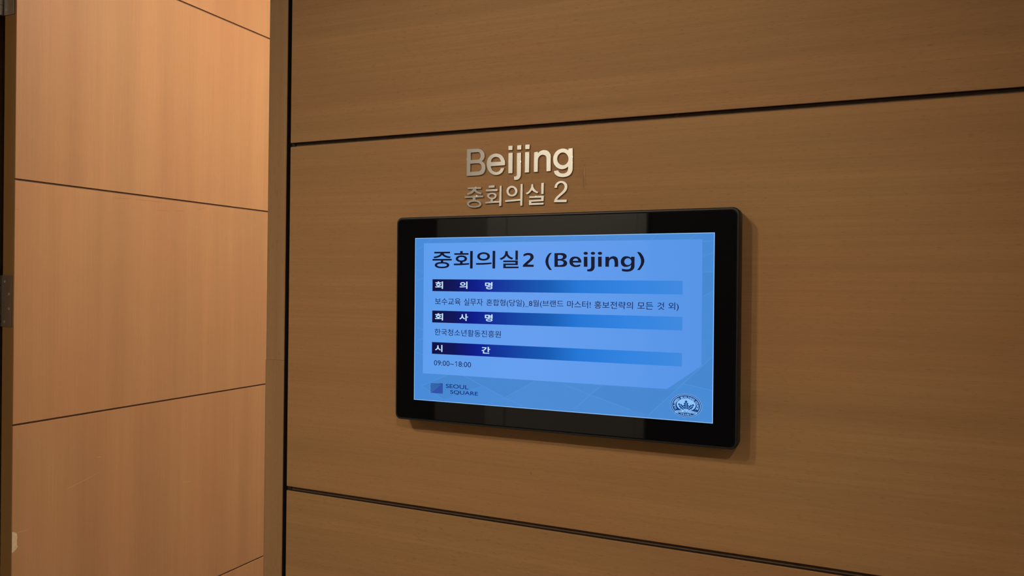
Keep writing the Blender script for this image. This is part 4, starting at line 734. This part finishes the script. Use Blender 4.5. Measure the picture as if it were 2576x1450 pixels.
for pl in ([[(-153.7, -90.2), (-76.5, -122), (-27.2, -91.6), (-27.2, -90.4)], [(63.4, -107.1), (81.8, -92.2), (180, -91.5), (195, -90), (154.1, -130.1), (126.7, -125.1)],
                       [(203.7, -81.6), (245.3, -88.9), (245.6, -40.3)], [(230.1, 44.4), (245.3, 53.1), (245, 79.9), (230.3, 79.3)],
                       [(-231.7, -111.6), (-183.1, -90.9), (-153.7, -90.2), (-120, -104), (-189.7, -132.1)]]):
    flat('pattern_facet', [pl], 1, M_facet_d)
flat('pattern_lines', [line_poly(*l, 0.9) for l in PATTERN], 2, M_facet)['kind'] = 'stuff'
flat('edge_line', [line_poly(-SX / mm, SZ / mm - .5, SX / mm, SZ / mm - .5, .9), line_poly(-SX / mm, -SZ / mm + .5, SX / mm, -SZ / mm + .5, .9),
                   line_poly(-SX / mm + .5, -SZ / mm, -SX / mm + .5, SZ / mm, .9), line_poly(SX / mm - .5, -SZ / mm, SX / mm - .5, SZ / mm, .9)], 3, M_edge)
flat('notice_card', [[(-229.3, 126.7), (229.3, 126.4), (229.6, -54.7), (180.5, -90.7), (-229.4, -90.4)]], 4, M_card)
for z0, z1 in ((47.1, 66.8), (-4.9, 14.8), (-57.0, -37.5)):
    flat('heading_bar', [[(-212.2, z0), (201.8, z0), (201.8, z1), (-212.2, z1)]], 5, M_bar)


def words(name, items, k, mat, bold):
    ms = []
    for body, bb in items:
        bw = bold[1] if (isinstance(bold, tuple) and all(ord(c) < 0x3000 for c in body)) else (bold[0] if isinstance(bold, tuple) else bold)
        ms.append(text_mesh(name, body, [v * mm for v in bb], sy(k), bw))
    return link(name, join_meshes(name, ms), mat, scr)


ms = [text_mesh('title', c, [v * mm for v in bb], sy(6), 0.010) for c, bb in (
    ('중', (-212.5, -176.3, 85.0, 112.3)), ('회', (-172.6, -137.7, 84.6, 113.1)),
    ('의', (-131.9, -97.4, 84.6, 112.9)), ('실', (-89.6, -56.5, 85.0, 113.0)))]
ms += [fill_mesh('title', [[[(x / 10000, z / 10000) for x, z in lp] for lp in loops]], sy(6), sy(6.05)) for loops in TITLE_LATIN]
link('title', join_meshes('title', ms), M_ink, scr)
for it in [('회', (-207.0, -192.2, 51.1, 63.2)), ('의', (-161.2, -146.9, 51.5, 63.2)), ('명', (-115.0, -101.8, 51.2, 62.8)),
           ('회', (-206.9, -191.6, -1.2, 10.5)), ('사', (-161.2, -145.3, -0.7, 10.8)), ('명', (-114.9, -101.1, -0.5, 11.0)),
           ('시', (-206.4, -192.3, -53.2, -41.7)), ('간', (-120.3, -104.9, -52.3, -41.4))]:
    words('heading_syllable', [it], 6, M_white, 0.022)
words('entry', [('보수교육', (-207.1, -159.2, 24.4, 35.8)), ('실무자', (-153.2, -118.7, 24.3, 36.0)), ('혼합형(당일)_8월', (-112.5, -21.4, 23.1, 35.5)),
                ('(브랜드', (-19.4, 19.4, 23.3, 35.5)), ('마스터!', (25.5, 63.3, 24.2, 35.3)), ('홍보전략의', (69.1, 128.8, 24.1, 35.4)),
                ('모든', (135.4, 159.1, 24.3, 34.9)), ('것', (165.2, 175.4, 24.3, 35.2)), ('외)', (181.5, 196.4, 23.0, 35.3))], 6, M_ink2, 0.003)
words('entry', [('한국청소년활동진흥원', (-207.2, -86.2, -26.0, -14.9))], 6, M_ink2, 0.003)
ms = [text_mesh('entry', t_, [v * mm for v in bb], sy(6), 0.0) for t_, bb in (('09:00~', (-208.0, -170.7, -76.0, -67.4)), ('8:00', (-162.0, -139.1, -76.0, -67.4)))]
ms.append(fill_mesh('entry', [[[(x * mm, z * mm) for x, z in ((-166.2, -67.5), (-165.2, -67.5), (-165.2, -75.9), (-166.2, -75.9), (-166.2, -68.9), (-168.5, -70.0), (-168.5, -69.0))]]], sy(6), sy(6.05)))
link('entry', join_meshes('entry', ms), M_ink2, scr)

# lower left logo: square of fanning stripes over a solid triangle, two words
L0, L1, B0, B1 = -214.0, -190.9, -122.1, -104.8
flat('logo_triangle', [[(L0 + .3, B0), (L1, B0), (L1, B1 - .4)]], 6, M_viol)
stripes = []
for i in range(7):
    a0, a1 = i / 7 * 0.92 + 0.03, i / 7 * 0.92 + 0.095
    stripes.append([(L1 - 0.5, B1 - 0.2 - 0.55 * (1 - i / 7) * 1.2), (L1 - 0.9, B1 - 0.5 - 0.55 * (1 - i / 7) * 1.2),
                    (L0, B0 + (B1 - B0) * a0), (L0, B0 + (B1 - B0) * a1)])
flat('logo_stripes', stripes, 6, M_logo)
words('logo_words', [('SEOUL', (-185.4, -143.5, -112.1, -105.4)), ('SQUARE', (-177.0, -126.0, -122.3, -115.0))], 6, M_logo, 0.012)

# lower right emblem
EC, EX, EZ = (208.4, -112.9), 22.7, 17.0


def ell(k, n=64, c=EC, kx=None, kz=None):
    return [(c[0] + EX * (kx or k) * math.cos(2 * math.pi * i / n), c[1] + EZ * (kz or k) * math.sin(2 * math.pi * i / n)) for i in range(n)]


flat('emblem_rim', [ell(1.0)], 6, M_pale)
flat('emblem_ring', [ell(0.975)], 7, M_navy)
flat('emblem_ring', [ell(0.92)], 8, M_pale)
flat('emblem_band', [ell(0.875)], 9, M_navy)
IC = (EC[0] + 0.2, EC[1] + 1.2)
flat('emblem_field', [ell(0, c=IC, kx=0.60, kz=0.52)], 10, M_pale)


def leaf(cx, cz, ang, h, wd):
    prof = [(0, 0), (.35, .08), (.60, .22), (.38, .27), (.80, .40), (.85, .48), (.45, .50), (.70, .64), (.72, .72), (.36, .70), (.38, .82), (.30, .95), (0, 1.0)]
    pts = [(x * wd, z * h) for x, z in prof] + [(-x * wd, z * h) for x, z in reversed(prof[1:-1])]
    c, s = math.cos(ang), math.sin(ang)
    return [(cx + x * c - z * s, cz + x * s + z * c) for x, z in pts]


leaves = [([leaf(EC[0] + .1, EC[1] - 5.6, 0, 13.2, 4.6)]), ([leaf(EC[0] - 2.2, EC[1] - 5.8, 0.82, 12.0, 3.9)]), ([leaf(EC[0] + 2.4, EC[1] - 5.8, -0.82, 12.0, 3.9)])]
lm = [fill_mesh('emblem_leaf', [[[(x * mm, z * mm) for x, z in l[0]]]], sy(11), sy(11.02)) for l in leaves]
link('emblem_leaves', join_meshes('emblem_leaves', lm), M_navy, scr)
flat('emblem_veins', [line_poly(EC[0] + .1, EC[1] - 5.2, EC[0] + .1, EC[1] + 4.6, .8), line_poly(EC[0] - 2.4, EC[1] - 5.6, EC[0] - 9.4, EC[1] + 1.0, .7),
                      line_poly(EC[0] + 2.6, EC[1] - 5.6, EC[0] + 9.6, EC[1] + 1.0, .7)], 12, M_pale)
rib = []
n = 16
for i in range(n):
    t0, t1 = -1 + 2 * i / n, -1 + 2 * (i + 1) / n
    f0, f1 = [EC[1] - 6.6 - 1.6 * t * t for t in (t0, t1)]
    rib.append([(EC[0] + 15.4 * t0, f0), (EC[0] + 15.4 * t1, f1), (EC[0] + 15.4 * t1, f1 - 3.3), (EC[0] + 15.4 * t0, f0 - 3.3)])
flat('emblem_ribbon', rib, 12, M_pale)


def arc_text(name, body, a0, a1, kx, kz, size, mat, k, inward=False, bold=0.03):
    ms = []
    m = len(body)
    for i, ch in enumerate(body):
        if ch == ' ':
            continue
        a = math.radians(a0 + (a1 - a0) * i / (m - 1))
        px, pz = EC[0] + EX * kx * math.cos(a), EC[1] + EZ * kz * math.sin(a)
        wd = size * (0.3 if ch in 'I.' else 0.82)
        hh = size * (0.25 if ch == '.' else 1)
        me = text_mesh(name, ch, (-wd / 2, wd / 2, -size / 2, -size / 2 + hh), 0, bold)
        nx, nz = math.cos(a) / EX, math.sin(a) / EZ
        ang = math.atan2(nz, nx) - math.pi / 2
        if inward:
            ang += math.pi
        c, s = math.cos(ang), math.sin(ang)
        for v in me.vertices:
            x, z = v.co.x, v.co.z
            v.co = ((px + x * c - z * s) * mm, sy(k), (pz + x * s + z * c) * mm)
        ms.append(me)
    return link(name, join_meshes(name, ms), mat, scr)


arc_text('emblem_lettering', 'U.S.GREEN BUILDING COUNCIL', 203, -23, 0.735, 0.70, 3.3, M_pale, 11)
arc_text('emblem_lettering', 'USGBC', 249, 291, 0.77, 0.74, 2.7, M_pale, 13, inward=True)
ms = []
for i, ch in enumerate('LEED PLATINUM'):
    if ch == ' ':
        continue
    t = -0.86 + 1.72 * i / 12
    x, z = EC[0] + 15.4 * t, EC[1] - 8.25 - 1.6 * t * t
    wd = 0.5 if ch == 'I' else 1.6
    ms.append(text_mesh('t', ch, [v * mm for v in (x - wd / 2, x + wd / 2, z - 1.0, z + 1.0)], sy(13), 0.01))
link('emblem_lettering', join_meshes('emblem_lettering', ms), M_logo, scr)


# ------------------------------------------------------------------ ceiling downlights
def downlight(x, y, mat, label):
    t = empty('downlight', (x, y, CEIL))
    tag(t, label, 'downlight', 'ceiling downlights')
    bm = bmesh.new()
    n = 40
    prof = [(0.125, 0.0), (0.125, -0.006), (0.118, -0.010), (0.104, -0.008), (0.100, -0.002), (0.100, 0.0)]
    rings = [[bm.verts.new((r * math.cos(2 * math.pi * i / n), r * math.sin(2 * math.pi * i / n), z)) for i in range(n)] for r, z in prof]
    for a, b in zip(rings[:-1], rings[1:]):
        for i in range(n):
            bm.faces.new((a[i], a[(i + 1) % n], b[(i + 1) % n], b[i]))
    smooth(link('trim_ring', to_mesh('trim_ring', bm), M_palepaint, t))
    bm = bmesh.new()
    cyl_bm(bm, (0, 0, -0.0005), (0, 0, -1), 0.0995, 0.003, 40)
    link('lens', to_mesh('lens', bm), mat, t)


where = ('at the far left end of the corridor', 'in front of the pale opposite door', 'at the right end of the corridor')
for i, ((x, y), s_) in enumerate(zip(CORRIDOR_SPOTS, where)):
    downlight(x, y, M_lens_door if i == 1 else M_lens, 'round recessed ceiling downlight ' + s_)


def dome_lamp(x, y, label):
    t = empty('dome_lamp', (x, y, CEIL))
    tag(t, label, 'ceiling lamp', 'meeting room dome lamps')
    bm = bmesh.new()
    cyl_bm(bm, (0, 0, 0), (0, 0, -1), 0.13, 0.018, 40, bevel=0.003)
    smooth(link('base', to_mesh('base', bm), M_palepaint, t))
    bm = bmesh.new()
    n = 32
    rings = []
    for k in range(9):
        a = math.radians(90 * k / 8)
        rings.append([bm.verts.new((0.115 * math.cos(a) * math.cos(2 * math.pi * i / n), 0.115 * math.cos(a) * math.sin(2 * math.pi * i / n),
                                    -0.0182 - 0.09 * math.sin(a))) for i in range(n)] if k < 8 else [bm.verts.new((0, 0, -0.1082))])
    for p, q in zip(rings[:-1], rings[1:]):
        for i in range(n):
            if len(q) == 1:
                bm.faces.new((p[i], p[(i + 1) % n], q[0]))
            else:
                bm.faces.new((p[i], p[(i + 1) % n], q[(i + 1) % n], q[i]))
    smooth(link('diffuser', to_mesh('diffuser', bm), M_lens_room, t), 60)


for (x, y), s_ in zip(ROOM_SPOTS, ('beside the open door leaf', 'deep inside the meeting room')):
    dome_lamp(x, y, 'white dome ceiling lamp ' + s_)

# adjustable spotlights on the corridor ceiling aimed at the display
for (pos, aim, power), bulb, lab in zip(SPOTS, spot_bulbs, ('small white ceiling spotlight to the right of the display', 'small white ceiling spotlight to the left of the display')):
    t = empty('spotlight', (pos[0], pos[1], CEIL))
    tag(t, lab, 'spotlight', 'corridor spotlights')
    bm = bmesh.new()
    cyl_bm(bm, (0, 0, 0), (0, 0, -1), 0.05, 0.014, 32, bevel=0.002)
    cyl_bm(bm, (0, 0, -0.012), (0, 0, -1), 0.009, CEIL - pos[2] - 0.02, 16)
    smooth(link('mount', to_mesh('mount', bm), M_palepaint, t))
    d = (Vector(aim) - Vector(pos)).normalized()
    c0 = Vector((0, 0, pos[2] - CEIL))
    bm = bmesh.new()
    q = Vector((0, 0, 1)).rotation_difference(d).to_matrix()
    prof = [(0.0, -0.06), (0.035, -0.06), (0.048, -0.045), (0.050, 0.06), (0.046, 0.06), (0.046, 0.052)]
    n = 32
    rings = [[bm.verts.new(c0 + q @ Vector((max(r, 1e-4) * math.cos(2 * math.pi * i / n), max(r, 1e-4) * math.sin(2 * math.pi * i / n), z))) for i in range(n)] for r, z in prof]
    for a, b in zip(rings[:-1], rings[1:]):
        for i in range(n):
            bm.faces.new((a[i], a[(i + 1) % n], b[(i + 1) % n], b[i]))
    smooth(link('lamp_head', to_mesh('lamp_head', bm), M_palepaint, t))
    bm = bmesh.new()
    cyl_bm(bm, c0 + d * 0.048, d, 0.0459, 0.004, 32)
    link('lens', to_mesh('lens', bm), M_lens_spot, t)
    bulb.parent = t
    bulb.location = c0 + d * 0.064
